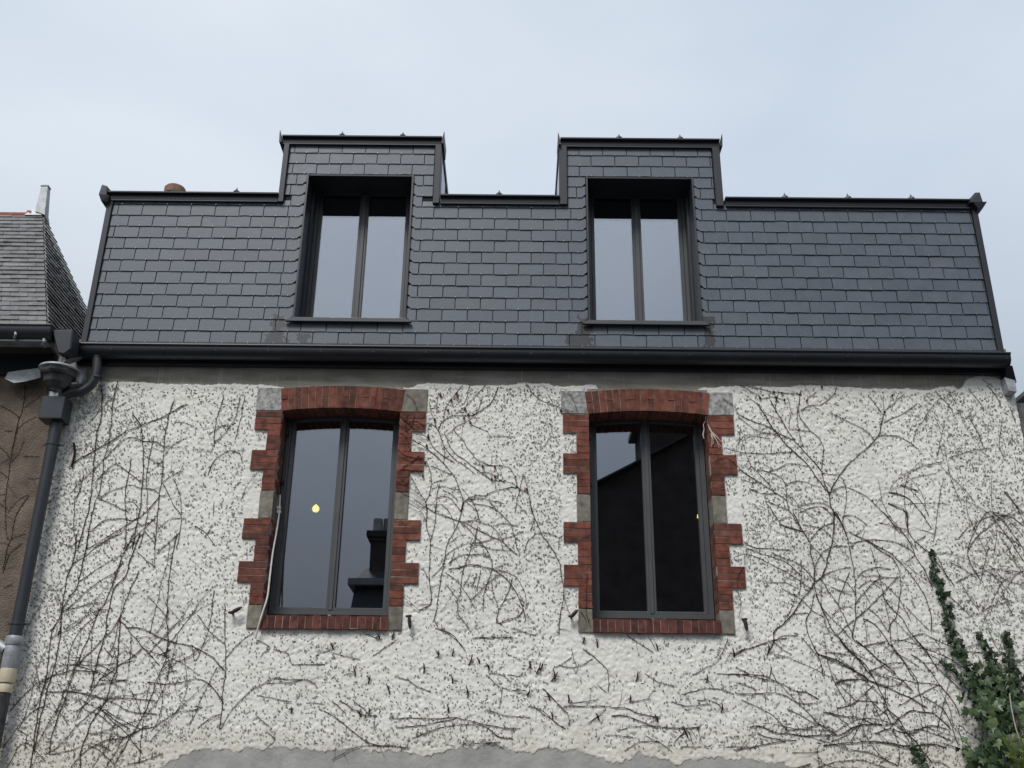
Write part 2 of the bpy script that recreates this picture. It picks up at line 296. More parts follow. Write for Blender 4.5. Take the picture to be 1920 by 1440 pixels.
# ------------------------------------------------------------------ mesh helpers
class MB:
    def __init__(s): s.v = []; s.f = []
    def quadbox(s, p):               # p: 8 corners, 0-3 bottom ring, 4-7 top ring
        n = len(s.v); s.v += [Vector(q) for q in p]
        s.f += [[n + i for i in q] for q in ((3, 2, 1, 0), (4, 5, 6, 7), (0, 1, 5, 4), (1, 2, 6, 5), (2, 3, 7, 6), (3, 0, 4, 7))]
        return s
    def box(s, x0, x1, y0, y1, z0, z1):
        return s.quadbox([(x0, y0, z0), (x1, y0, z0), (x1, y1, z0), (x0, y1, z0), (x0, y0, z1), (x1, y0, z1), (x1, y1, z1), (x0, y1, z1)])
    def tube(s, pts, rad, n=6, cap=True):
        pts = [Vector(p) for p in pts]
        if not hasattr(rad, '__len__'): rad = [rad] * len(pts)
        b0 = len(s.v); up = None
        for i, p in enumerate(pts):
            d = (pts[min(i + 1, len(pts) - 1)] - pts[max(i - 1, 0)])
            if d.length < 1e-9: d = Vector((0, 0, 1))
            d.normalize()
            if up is None:
                a = Vector((0, 1, 0)) if abs(d.y) < .9 else Vector((1, 0, 0)); up = (a - d * a.dot(d)).normalized()
            else: up = (up - d * up.dot(d)).normalized()
            w = d.cross(up)
            for k in range(n):
                a = 2 * math.pi * k / n; s.v.append(p + (up * math.cos(a) + w * math.sin(a)) * rad[i])
        for i in range(len(pts) - 1):
            for k in range(n):
                a = b0 + i * n + k; b = b0 + i * n + (k + 1) % n; s.f.append([a, b, b + n, a + n])
        if cap:
            s.f.append([b0 + k for k in range(n)][::-1]); e = b0 + (len(pts) - 1) * n; s.f.append([e + k for k in range(n)])
        return s
    def lathe(s, prof, c, n=28):     # prof [(r,z)], axis Z through c
        b0 = len(s.v); c = Vector(c)
        for r, z in prof:
            for k in range(n):
                a = 2 * math.pi * k / n; s.v.append(c + Vector((r * math.cos(a), r * math.sin(a), z)))
        for i in range(len(prof) - 1):
            for k in range(n):
                a = b0 + i * n + k; b = b0 + i * n + (k + 1) % n; s.f.append([a, b, b + n, a + n])
        return s
    def prism_x(s, prof, x0, x1, closed=True):      # prof [(y,z)] extruded along X
        n = len(s.v); k = len(prof)
        s.v += [Vector((x0, y, z)) for y, z in prof] + [Vector((x1, y, z)) for y, z in prof]
        for i in range(k if closed else k - 1):
            j = (i + 1) % k; s.f.append([n + i, n + j, n + k + j, n + k + i])
        if closed: s.f.append([n + i for i in range(k)][::-1]); s.f.append([n + k + i for i in range(k)])
        return s
    def prism_y(s, prof, y0, y1):    # simple polygon prof [(x,z)] extruded along Y
        n = len(s.v); k = len(prof)
        s.v += [Vector((x, y0, z)) for x, z in prof] + [Vector((x, y1, z)) for x, z in prof]
        for i in range(k):
            j = (i + 1) % k; s.f.append([n + i, n + j, n + k + j, n + k + i])
        s.f.append([n + i for i in range(k)]); s.f.append([n + k + i for i in range(k)][::-1])
        return s
    def sheet(s, pts, th):           # flat polygon in 3D given a thickness
        pts = [Vector(p) for p in pts]; nrm = (pts[1] - pts[0]).cross(pts[2] - pts[0]).normalized() * th
        n = len(s.v); k = len(pts); s.v += pts + [p + nrm for p in pts]
        for i in range(k):
            j = (i + 1) % k; s.f.append([n + i, n + j, n + k + j, n + k + i])
        s.f.append([n + i for i in range(k)][::-1]); s.f.append([n + k + i for i in range(k)])
        return s
    def mesh(s, name, mat, smooth=False):
        me = bpy.data.meshes.new(name); me.from_pydata([tuple(v) for v in s.v], [], s.f); me.materials.append(MAT[mat] if isinstance(mat, str) else mat)
        if smooth:
            me.polygons.foreach_set('use_smooth', [True] * len(me.polygons))
            try: me.set_sharp_from_angle(angle=R(40))
            except Exception: pass
        me.update(); return me
    def build(s, name, mat, parent=None, smooth=False, bevel=0):
        return obj(name, s.mesh(name, mat, smooth), parent, bevel)
def obj(name, me, parent=None, bevel=0):
    o = bpy.data.objects.new(name, me); COL.objects.link(o)
    if parent is not None: o.parent = parent; o.matrix_parent_inverse = PINV.get(parent.name, Matrix())
    if bevel:
        m = o.modifiers.new('bevel', 'BEVEL'); m.width = bevel; m.segments = 1; m.limit_method = 'ANGLE'
    return o
PINV = {}
def tag(o, label, cat, group=None, kind=None):
    if label: o['label'] = label
    if cat: o['category'] = cat
    if group: o['group'] = group
    if kind: o['kind'] = kind
    return o
def thing(name, label, cat, loc=(0, 0, 0), group=None):
    o = bpy.data.objects.new(name, None); COL.objects.link(o); o.location = loc; o.empty_display_size = .1
    PINV[o.name] = Matrix.Translation(-Vector(loc))      # children are modelled in world coordinates
    return tag(o, label, cat, group)
def poly_mesh(outer, holes, y0, y1):
    """outer/holes [(x,z)] -> solid between y0 (front) and y1 (back)"""
    pts = []; edges = []
    for lp in [outer] + holes:
        n = len(pts); pts += [Vector(p) for p in lp]; edges += [(n + i, n + (i + 1) % len(lp)) for i in range(len(lp))]
    vo, eo, fo, *_ = delaunay_2d_cdt(pts, edges, [], 0, 1e-6)
    def inside(p, lp):
        c = False; j = len(lp) - 1
        for i in range(len(lp)):
            if (lp[i][1] > p[1]) != (lp[j][1] > p[1]) and p[0] < (lp[j][0] - lp[i][0]) * (p[1] - lp[i][1]) / (lp[j][1] - lp[i][1]) + lp[i][0]: c = not c
            j = i
        return c
    m = MB(); k = len(vo)
    m.v = [Vector((p.x, y0, p.y)) for p in vo] + [Vector((p.x, y1, p.y)) for p in vo]
    cnt = {}
    for f in fo:
        c = sum((vo[i] for i in f), Vector((0, 0))) / len(f)
        if inside(c, outer) and not any(inside(c, h) for h in holes):
            f = list(f)
            a = (vo[f[1]] - vo[f[0]]).cross(vo[f[2]] - vo[f[0]])
            if a < 0: f = f[::-1]
            m.f.append(f); m.f.append([i + k for i in f[::-1]])
            for i in range(len(f)):
                e = (f[i], f[(i + 1) % len(f)]); cnt[e] = 1
    for (a, b) in cnt:
        if (b, a) not in cnt: m.f.append([b, a, a + k, b + k])
    return m
def smooth_path(pts, step):
    """Catmull-Rom through pts, resampled"""
    pts = [Vector(p) for p in pts]; o = []
    for i in range(len(pts) - 1):
        a, b, c, d = pts[max(i - 1, 0)], pts[i], pts[i + 1], pts[min(i + 2, len(pts) - 1)]
        n = max(1, int((c - b).length / step))
        for k in range(n):
            t = k / n
            o.append(.5 * (2 * b + (c - a) * t + (2 * a - 5 * b + 4 * c - d) * t * t + (3 * b - a - 3 * c + d) * t ** 3))
    o.append(pts[-1]); return o
def rnd(a, b): return random.uniform(a, b)

# ------------------------------------------------------------------ setting: street
g = MB(); g.v = [Vector((x, y, 0)) for x, y in ((-300, -300), (300, -300), (300, 300), (-300, 300))]; g.f = [[0, 1, 2, 3]]
tag(g.build('ground', 'asphalt'), 'grey asphalt street between the houses', 'street', kind='structure')
tag(MB().box(-60, 60, -1.6, -.002, -.1, .12).build('pavement', 'paving'), 'paved footway along the foot of the house', 'pavement', kind='structure')

# ------------------------------------------------------------------ the house
WX0, WX1 = -3.86, 4.17
house = thing('house', 'white roughcast house with dark slate mansard, two dormers and brick framed windows', 'house', (.15, .2, 0))
WIN = [(-1.955, -.975), (.592, 1.575)]            # brick framed openings
DOR = [(-1.952, -.973), (.603, 1.585)]            # dormer window openings
def arch_z(x, x0, x1, zc=4.805, rise=.03):
    c = (x0 + x1) / 2; h = (x1 - x0) / 2
    return zc - rise * ((x - c) / h) ** 2
holes = [[(a, 3.06), (b, 3.06), (b, 4.84), (a, 4.84)] for a, b in WIN]
poly_mesh([(WX0, -.1), (WX1, -.1), (WX1, 5.42), (WX0, 5.42)], [[(a - .02, 3.04), (b + .02, 3.04), (b + .02, 4.85), (a - .02, 4.85)] for a, b in WIN], .014, .36).build('wall', 'concrete', house)
# the thrown white coat, ragged along both edges
top_px = [(150, 716), (205, 715), (262, 715), (330, 720), (420, 719), (498, 721), (528, 726), (640, 727), (770, 726), (785, 720), (802, 717), (900, 722), (962, 721), (972, 717), (1028, 718), (1034, 723), (1118, 721), (1124, 731), (1160, 738), (1300, 738), (1318, 726), (1400, 722), (1470, 725), (1500, 722), (1550, 721), (1600, 726), (1680, 728), (1745, 730), (1762, 724), (1790, 722), (1796, 728), (1806, 722), (1812, 711), (1830, 705), (1872, 706), (1880, 712), (1894, 728)]
bot_px = [(1520, 1442), (1453, 1435), (1400, 1427), (1344, 1424), (1300, 1429), (1265, 1436), (1240, 1424), (1200, 1418), (1147, 1435), (1115, 1419), (1080, 1411), (1031, 1407), (1000, 1412), (969, 1417), (950, 1404), (927, 1399), (888, 1402), (830, 1414), (794, 1421), (770, 1415), (720, 1412), (660, 1407), (590, 1411), (540, 1406), (475, 1407), (420, 1409), (375, 1410), (340, 1420), (318, 1432), (300, 1443)]
def ragged(pxs, amp, step, seed):
    rg = random.Random(seed); q = [P(x, y) for x, y in pxs]; o = []
    for a, b in zip(q, q[1:]):
        n = max(1, int((b - a).length / step))
        for k in range(n):
            p = a.lerp(b, k / n)
            o.append((p.x + rg.uniform(-.3, .3) * step, p.z + (mnoise.noise((p.x * 9, 3.1, seed)) * .9 + rg.uniform(-.5, .5)) * amp))
    o.append((q[-1].x, q[-1].z)); return o
tp = ragged(top_px, .012, .022, 5); bt = ragged(bot_px, .028, .02, 9)
tp = [(WX0 + .001, tp[0][1])] + [p for p in tp if WX0 + .01 < p[0] < WX1 - .01] + [(WX1 - .001, 4.99)]
bt = [(WX1 - .001, 1.2), (2.6, 1.25)] + bt + [(-2.75, 1.3), (WX0 + .001, 1.2)]
outer = bt[::-1] + tp[::-1]
coat = poly_mesh(outer[::-1], holes, .0115, .0137).build('roughcast_coat', 'render', house)
def roughcast(outer, holes, cell, name):
    """the thrown face of the coat: a fine grid with real lumps and pits"""
    rs = np.random.RandomState(2)
    xs = np.arange(WX0 + .002, WX1 - .001, cell); zs = np.arange(1.75, 5.13, cell)
    gx, gz = np.meshgrid(xs, zs); gx = gx + rs.uniform(-.3, .3, gx.shape) * cell; gz = gz + rs.uniform(-.3, .3, gz.shape) * cell
    def inside(lp):
        c = np.zeros(gx.shape, bool)
        for (x1, z1), (x2, z2) in zip(lp, lp[1:] + lp[:1]):
            if z1 == z2: continue
            m = (z1 > gz) != (z2 > gz); c ^= m & (gx < (x2 - x1) * (gz - z1) / (z2 - z1) + x1)
        return c
    ok = inside(outer)
    for h in holes: ok &= ~inside(h)
    def blur(a, n):
        for _ in range(n):
            a = (np.roll(a, 1, 0) + np.roll(a, -1, 0) + 2 * a) / 4; a = (np.roll(a, 1, 1) + np.roll(a, -1, 1) + 2 * a) / 4
        return a / a.std()
    big = blur(rs.normal(size=gx.shape), 6); mid = blur(rs.normal(size=gx.shape), 2); fine = blur(rs.normal(size=gx.shape), 1)
    pit = (blur(rs.normal(size=gx.shape), 1) + .35 * blur(rs.normal(size=gx.shape), 40)); pit = np.clip(pit - 1.45, 0, 1.2)
    y = .0025 - .0003 * big - .0007 * mid - .0011 * fine + .0070 * pit
    y = np.clip(y, -.0045, .0108)
    edge = ok & ~(np.roll(ok, 1, 0) & np.roll(ok, -1, 0) & np.roll(ok, 1, 1) & np.roll(ok, -1, 1)); y[edge] = .0112
    idx = -np.ones(gx.shape, int); idx[ok] = np.arange(ok.sum())
    V = np.stack([gx[ok], y[ok], gz[ok]], 1)
    q = np.stack([idx[:-1, :-1], idx[:-1, 1:], idx[1:, 1:], idx[1:, :-1]], -1).reshape(-1, 4); q = q[(q >= 0).all(1)]
    me = bpy.data.meshes.new(name); me.vertices.add(len(V)); me.vertices.foreach_set('co', V.astype(np.float32).ravel())
    me.loops.add(q.size); me.loops.foreach_set('vertex_index', q.ravel().astype(np.int32))
    me.polygons.add(len(q)); me.polygons.foreach_set('loop_start', np.arange(0, q.size, 4, dtype=np.int32)); me.polygons.foreach_set('loop_total', np.full(len(q), 4, np.int32))
    me.polygons.foreach_set('use_smooth', np.ones(len(q), bool)); me.materials.append(MAT['render']); me.update(calc_edges=True); me.validate()
    return obj(name, me, coat)
roughcast(outer[::-1], holes, .0088, 'thrown_face')
poly_mesh([(-2.9, .13), (2.8, .13), (2.8, 2.02), (1.9, 2.3), (-.4, 2.3), (-2.9, 2.2)], [], .006, .0138).build('cement_patch', 'cement', house)
# hollow rooms behind the openings
sh = MB()
sh.box(WX0, WX0 + .3, .362, 6.6, -.1, 5.42); sh.box(WX1 - .3, WX1, .362, 6.6, -.1, 5.42); sh.box(WX0 + .3, WX1 - .3, 6.3, 6.6, -.1, 5.42)
sh.build('outer_walls', 'gwall', house)
MB().box(WX0 + .302, WX1 - .302, .364, 6.298, 2.3, 2.52).build('floor_slab', 'room', house)
MB().box(WX0 + .302, WX1 - .302, .364, 6.298, 5.2, 5.40).build('ceiling_slab', 'room', house)
MB().box(WX0 + .302, WX1 - .302, 5.0, 5.12, 2.522, 5.198).build('partition_wall', 'room', house)
MB().box(WX0 + .302, WX1 - .302, 3.05, 3.17, 5.402, 6.70).build('attic_wall', 'room', house)

# ---------------- brick surrounds
def brick_mesh(w, d, h, seed):
    rg = random.Random(seed); m = MB(); j = lambda: rg.uniform(-.003, .003)
    m.quadbox([(0 + j(), 0 + j(), 0 + j()), (w + j(), 0 + j(), j()), (w, d, 0), (0, d, 0), (j(), j(), h + j()), (w + j(), j(), h + j()), (w, d, h), (0, d, h)])
    return m.mesh('brick', 'brick')
BM = {('long', i): brick_mesh(.215, .19, .0495, i) for i in range(4)}
BM.update({('short', i): brick_mesh(.104, .19, .0515, 10 + i) for i in range(4)})
def put_brick(kind, x, z, parent, sx=1.0, sz=1.0):
    o = obj('brick', BM[(kind, random.randrange(4))], parent)
    o.location = (x, -.015 + rnd(-.002, .0012), z); o.scale = (sx, 1, sz); o.rotation_euler = (0, rnd(-.006, .006), 0)
    return o
TEETH = [(4.605, 4.770), (4.258, 4.427), (3.685, 3.850), (3.338, 3.505)]
NARROW = [(4.427, 4.605), (4.082, 4.258), (3.505, 3.685), (3.165, 3.338)]
for wi, (a, b) in enumerate(WIN):
    mo = MB(); jm = [MB(), MB()]
    for s in (0, 1):
        xi = a if s == 0 else b; sg = -1 if s == 0 else 1
        for z0, z1 in TEETH + [(2.985, 3.16), (3.855, 4.077)]: jm[s].box(*sorted((xi + sg * .001, xi + sg * (.216 if (z0, z1) in TEETH else .1))), -.0112, .19, z0, z1 - .0004)
        for z0, z1 in NARROW: jm[s].box(*sorted((xi + sg * .001, xi + sg * .105)), -.0108, .1895, z0, z1 - .0004)
    # mortar behind the arch and the sill
    n = 16
    for k in range(n):
        xa = a - .012 + (b - a + .024) * k / n; xb = a - .012 + (b - a + .024) * (k + 1) / n
        mo.quadbox([(xa, -.011, arch_z(xa, a, b) + .003), (xb, -.011, arch_z(xb, a, b) + .003), (xb, .188, arch_z(xb, a, b) + .003), (xa, .188, arch_z(xa, a, b) + .003),
                    (xa, -.011, 5.0), (xb, -.011, 5.0), (xb, .188, 5.0), (xa, .188, 5.0)])
    sur = mo.build('window_surround', 'mortar', house)
    for q in jm: q.build('jamb_mortar', 'mortar', sur)
    MB().quadbox([(a, -.026, 2.985), (b, -.026, 2.985), (b, .30, 2.985), (a, .30, 2.985), (a, -.022, 3.078), (b, -.022, 3.078), (b, .30, 3.120), (a, .30, 3.120)]).build('sill_bed', 'mortar', sur)
    for s in (0, 1):
        xi = a if s == 0 else b
        for z0, z1 in TEETH:
            p = (z1 - z0) / 3
            for k in range(3): put_brick('long', xi - .215 if s == 0 else xi, z0 + p * k + .003, sur, sz=(p - .006) / .0495)
        for z0, z1 in NARROW:
            p = (z1 - z0) / 3
            for k in range(3): put_brick('short', xi - .104 if s == 0 else xi, z0 + p * k + .003, sur, sz=(p - .006) / .0515)
        for z0, z1, mt in ((3.853, 4.079, 'stone'), (2.983, 3.162, 'stone')):
            x0, x1 = (xi - .108, xi + .0) if s == 0 else (xi, xi + .106)
            m = MB(); j = lambda: rnd(-.004, .004)
            m.quadbox([(x0 + j(), -.012, z0 + j()), (x1, -.012, z0 + j()), (x1, .187, z0), (x0, .187, z0), (x0 + j(), -.012, z1 + j()), (x1, -.012, z1 + j()), (x1, .187, z1), (x0, .187, z1)])
            m.build('quoin_stone', mt, sur, bevel=.004)
        x0, x1 = (a - .228, a - .012) if s == 0 else (b + .012, b + .222)
        MB().box(x0, x1, -.0095, .15, 4.776, 4.982).build('springer_stone', 'stone_white' if not (wi == 0 and s == 1) else 'stone', sur, bevel=.004)
    # voussoirs: radial about the arch's far centre
    Rr = ((b - a) / 2) ** 2 / (2 * .03); cx = (a + b) / 2; cz = 4.805 - Rr
    nv = 18; half = math.atan(((b - a) / 2 + .006) / Rr) * 1.012
    for k in range(nv):
        t0 = -half + 2 * half * (k + .05) / nv; t1 = -half + 2 * half * (k + .95) / nv
        jit = rnd(-.003, .003); parts = [(0, .196)] if k % 3 else [(0, .094), (.101, .196)]
        for q0, q1 in parts:
            m = MB(); y0 = -.016 + rnd(-.004, .003)
            pt = lambda t, r, y: (cx + math.sin(t) * (Rr + r), y, cz + math.cos(t) * (Rr + r))
            m.quadbox([pt(t0, q0, y0), pt(t1, q0, y0), pt(t1, q0, .187), pt(t0, q0, .187), pt(t0, q1, y0), pt(t1, q1, y0), pt(t1, q1, .187), pt(t0, q1, .187)])
            m.build('voussoir_brick', 'brick', sur)
    nb = 17; w = (b - a) / nb
    for k in range(nb):
        m = MB(); x0 = a + w * k + .003; x1 = a + w * (k + 1) - .003; y0 = -.030 + rnd(-.004, .004); z0 = 2.981 + rnd(-.002, .002); zf = 3.085 + rnd(-.003, .003)
        m.quadbox([(x0, y0, z0), (x1, y0, z0), (x1, .295, z0), (x0, .295, z0), (x0, y0 + .004, zf), (x1, y0 + .004, zf), (x1, .295, 3.126), (x0, .295, 3.126)])
        m.build('sill_brick', 'brick_sill', sur)

# ---------------- windows between the bricks
def pane(name_parent, pts, y, mat='glass'):
    m = MB(); m.prism_y(pts, y, y + .018); return m.build('pane', mat, name_parent)
for wi, (a, b) in enumerate(WIN):
    zc = 4.80; zb = 3.128
    x0, x1 = a + .004, b - .004
    az = lambda x, d: arch_z(x, a, b, zc + .13) - d
    def arc(xa, xb, d, n=8): return [(xa + (xb - xa) * k / n, az(xa + (xb - xa) * k / n, d)) for k in range(n + 1)]
    out_l = [(x0, zb), (x1, zb)] + arc(x1, x0, .0)
    fl, fr, mid = x0 + .042, x1 - .042, (a + b) / 2
    fix = poly_mesh(out_l, [[(fl, zb + .035), (fr, zb + .035)] + arc(fr, fl, .075)], .195, .27)
    wf = fix.build('window', 'frame', house, bevel=.003)
    for s in (0, 1):      # two sashes
        sa, sb = (fl + .001, mid - .002) if s == 0 else (mid + .002, fr - .001)
        o2 = [(sa, zb + .036), (sb, zb + .036)] + arc(sb, sa, .076)
        ia, ib = (sa + .03, sb - .034) if s == 0 else (sa + .034, sb - .03)
        hh = [(ia, zb + .062), (ib, zb + .062)] + arc(ib, ia, .145)
        poly_mesh(o2, [hh], .208, .262).build('sash', 'frame', wf, bevel=.003)
        pane(wf, [(ia - .004, zb + .058), (ib + .004, zb + .058)] + arc(ib + .004, ia - .004, .141), .236, 'glass_low')
    MB().box(mid - .016, mid + .016, .198, .2075, zb + .04, az(mid, .08)).build('meeting_stile', 'frame', wf, bevel=.003)
    MB().box(mid - .012, mid + .012, .183, .199, 3.112, 3.127).build('drain_clip', 'zinc', wf)
    m = MB(); m.box(x0 + .01, x0 + .022, .15, .196, 4.2, 4.23); m.box(x0 + .01, x0 + .022, .15, .196, 4.62, 4.66); m.build('hinge', 'gutter', wf)

# ---------------- mansard roof: deck, slates, hooks
roof = None
SL0, SL1 = -3.685, 4.08
deck_out = [(-3.70, 5.36), (4.10, 5.36), (4.10, 6.83), (1.80, 6.83), (1.80, 7.46), (.41, 7.46), (.41, 6.83), (-.76, 6.83), (-.76, 7.46), (-2.165, 7.46), (-2.165, 6.83), (-3.70, 6.83)]
deck = poly_mesh(deck_out, [[(x0, 5.634), (x1, 5.634), (x1, 7.112), (x0, 7.112)] for x0, x1 in DOR], .0, .05)
deck.box(-3.70, 4.10, .38, .42, 5.405, 6.7) if False else None
roof = deck.build('mansard_roof', 'underlay', house)
EXP, SW, Z0 = .115, .22, 5.392
def allowed(z):
    """slated intervals of the row whose foot is at z: (xa, xb, cut_left, cut_right)"""
    if z < 6.79: segs = [(SL0, SL1)]
    else: segs = [(-2.14, -.79), (.434, 1.775)]
    o = []
    for xa, xb in segs:
        cur = xa; cl = False
        if z > 5.6 and z < 7.1:
            for d0, d1 in DOR:
                if d0 > xa and d1 < xb:
                    o.append((cur, d0, cl, True)); cur = d1; cl = True
        o.append((cur, xb, cl, False))
    return o
def slate_mesh(w, h, cl, cr, rg, chip):
    """thin slate, foot proud; cl/cr clip the lower corner beside a window"""
    th = .005; ch = .034
    low = [(0, ch if cl else 0)]
    if cl: low.append((ch * 1.05, 0))
    n = 4
    for k in range(1, n):
        x = w * k / n
        if (cl and x < ch * 1.2) or (cr and x > w - ch * 1.2): continue
        low.append((x, rg.uniform(-.0014, .0014) - (rg.uniform(-.004, .0) if chip and rg.random() < .3 else 0)))
    if cr: low.append((w - ch * 1.05, 0))
    low.append((w, ch if cr else 0))
    prof = low + [(w, h), (0, h)]
    m = MB(); k = len(prof)
    yf = lambda z: -.0135 + .008 * z / h
    m.v = [Vector((x, yf(z), z)) for x, z in prof] + [Vector((x, yf(z) + th, z)) for x, z in prof]
    m.f = [list(range(k)), [k + i for i in range(k)][::-1]] + [[i, k + i, k + (i + 1) % k, (i + 1) % k] for i in range(k)]
    return m
rgs = random.Random(4)
FULL = [slate_mesh(SW - .007, EXP + .006, False, False, rgs, i > 2).mesh('slate', 'slate') for i in range(8)]
todo = []; hooks = MB()
for row in range(19):
    z = Z0 + EXP * row
    if z > 7.42: break
    ztop = min(z + EXP + .006, 6.835 if z < 6.79 and z > 6.7 else 7.462)
    off = SL0 + (.162 if row % 2 == 0 else .052)
    for xa, xb, cl, cr in allowed(z):
        if z < 6.79 and z + EXP > 6.82:      # the row cut by the ridge keeps full height only on the dormers
            pass
        js = [xa]; k = math.floor((xa - off) / SW)
        while off + SW * k < xb:
            x = off + SW * k; k += 1
            if x > xa + .002: js.append(x)
        js.append(xb)
        if len(js) > 2 and js[1] - js[0] < .06: js[1] = (js[0] + js[2]) / 2 if cl else js[1]
        if len(js) > 2 and js[-1] - js[-2] < .06: js[-2] = (js[-1] + js[-3]) / 2 if cr else js[-2]
        for i in range(len(js) - 1):
            x0, x1 = js[i], js[i + 1]
            h = ztop - z
            if z < 6.79 and z > 6.70:
                c = (x0 + x1) / 2
                h = .121 if (-2.14 < c < -.79 or .434 < c < 1.775) else .058
            todo.append((z, x0, x1, h, cl and i == 0, cr and i == len(js) - 2))
            if x1 - x0 > .1:
                xc = (x0 + x1) / 2 + rnd(-.002, .002); hooks.box(xc - .0012, xc + .0012, -.0165, -.011, z - .004, z + .008)
                hooks.box(xc - .0015, xc + .0015, -.0195, -.0162, z - .004, z + .002)
todo.sort(key=lambda t: (-(t[2] - t[1] > .1), t[0]))
rest = MB()
for i, (z, x0, x1, h, cl, cr) in enumerate(todo):
    w = x1 - x0 - .007; rx, rz = rnd(-.004, .004), rnd(-.008, .008); dz = rnd(-.0018, .0018); dy = rnd(-.0012, .0012)
    plain = abs(w - (SW - .007)) < 1e-4 and abs(h - (EXP + .006)) < 1e-4 and not cl and not cr
    if i < 300:
        me = random.choice(FULL) if plain else slate_mesh(w, h, cl, cr, rgs, True).mesh('slate', 'slate')
        o = obj('slate', me, roof); o.location = (x0 + .0035, dy, z + dz); o.rotation_euler = (rx, rz * .6, rz * .5)
    else:
        m = slate_mesh(w, h, cl, cr, rgs, True); n = len(rest.v)
        rest.v += [v + Vector((x0 + .002, dy + rnd(-.002, .002) * v.x, z + dz + rz * .5 * v.x)) for v in m.v]; rest.f += [[n + q for q in f] for f in m.f]
tag(rest.build('upper_slates', 'slate', roof), None, None, kind='stuff')
tag(hooks.build('slate_hooks', 'hook', roof), None, None, kind='stuff')
# flat roofs behind and dormer boxes
fl_ = MB(); ex = [-3.70, -2.135, -.79, .44, 1.77, 4.10]; wd = [.052, .46, .052, .46, .052]
fl_.v = [Vector(p) for z in (6.72, 6.83) for p in [(-3.70, 3.2, z)] + [q for i in range(5) for q in ((ex[i], wd[i], z), (ex[i + 1], wd[i], z))] + [(4.10, 3.2, z)]]
kk = len(fl_.v) // 2; fl_.f = [list(range(kk))[::-1], [kk + i for i in range(kk)]] + [[i, (i + 1) % kk, kk + (i + 1) % kk, kk + i] for i in range(kk)]
fl_.build('flat_roof', 'coping', house)
MB().box(-3.70, -3.66, .125, 3.2, 5.425, 6.718).build('roof_side', 'coping', house)
MB().box(4.06, 4.10, .125, 3.2, 5.425, 6.718).build('roof_side', 'coping', house)
for x0, x1 in ((-2.190, -.730), (.364, 1.844)):
    MB().box(x0, x1, .052, 2.6, 7.38, 7.46).build('dormer_roof', 'coping', house)
    for xs in (x0, x1 - .03):
        ck = MB().box(xs, xs + .03, .052, 2.6, 6.832, 7.378).build('dormer_cheek', 'cheek', house)
        for yy in (.55, 1.1, 1.65):
            e = xs - .008 if xs == x0 else xs + .03
            MB().box(e, e + .008, yy, yy + .015, 6.832, 7.37).build('standing_seam', 'coping', ck)
        e = xs - .012 if xs == x0 else xs + .03
        MB().box(e, e + .012, .06, 2.6, 7.40, 7.475).build('cheek_coping', 'coping', ck)

# ---------------- zinc copings
def coping(x0, x1, z, knobs, ends=(0, 0)):
    m = MB(); m.prism_x([(-.062, z + .034), (-.062, z + .047), (-.05, z + .052), (.34, z + .066), (.34, z + .0), (.04, z + .0), (-.03, z + .03)], x0, x1)
    c = m.build('coping', 'coping', house)
    t = MB(); t.box(x0 + .004, x1 - .004, -.028, .03, z - .034, z + .028); t.box(x0 + .004, x1 - .004, -.035, -.0285, z - .036, z - .024)
    n = int((x1 - x0) / .018)
    for k in range(n):
        x = x0 + .006 + (x1 - x0 - .012) * k / n
        t.box(x, x + .009, -.0345, -.0285, z - .018, z + .004)
    t.build('dentil_strip', 'coping', c)
    for kx in knobs:
        q = MB(); q.lathe([(.0, .066), (.007, .044), (.014, .03), (.03, .018), (.034, .0), (.0, .0)], (kx, -.03, z + .05), 8); q.build('clip_knob', 'coping', c)
    return c
def X(px, py): return P(px, py).x
coping(-3.735, -2.192, 6.832, [X(328, 362), X(445, 364)])
coping(-.722, .362, 6.832, [X(936, 369)])
coping(1.862, 4.125, 6.832, [X(1470, 374), X(1588, 375), X(1706, 375)])
cl_ = coping(-2.215, -.728, 7.464, [X(643, 255), X(756, 257)])
cr_ = coping(.372, 1.850, 7.464, [X(1160, 260), X(1274, 261)])
for par, xs in ((cl_, (-2.222, -.721)), (cr_, (.365, 1.857))):
    for i, xx in enumerate(xs):
        sg = -1 if i == 0 else 1
        q = MB()
        q.quadbox([(xx - .012, -.07, 7.425), (xx + .012, -.07, 7.425), (xx + .012, .2, 7.425), (xx - .012, .2, 7.425), (xx - .007 + sg * .01, -.072, 7.515), (xx + .007 + sg * .01, -.072, 7.515), (xx + .007 + sg * .01, .2, 7.535), (xx - .007 + sg * .01, .2, 7.535)])
        q.quadbox([(xx - .006 + sg * .01, -.072, 7.5155), (xx + .006 + sg * .01, -.072, 7.5155), (xx + .006 + sg * .01, -.03, 7.518), (xx - .006 + sg * .01, -.03, 7.518), (xx + sg * .014 - .002, -.074, 7.553), (xx + sg * .014 + .002, -.074, 7.553), (xx + sg * .014 + .002, -.06, 7.55), (xx + sg * .014 - .002, -.06, 7.55)])
        q.build('end_horn', 'coping', par)
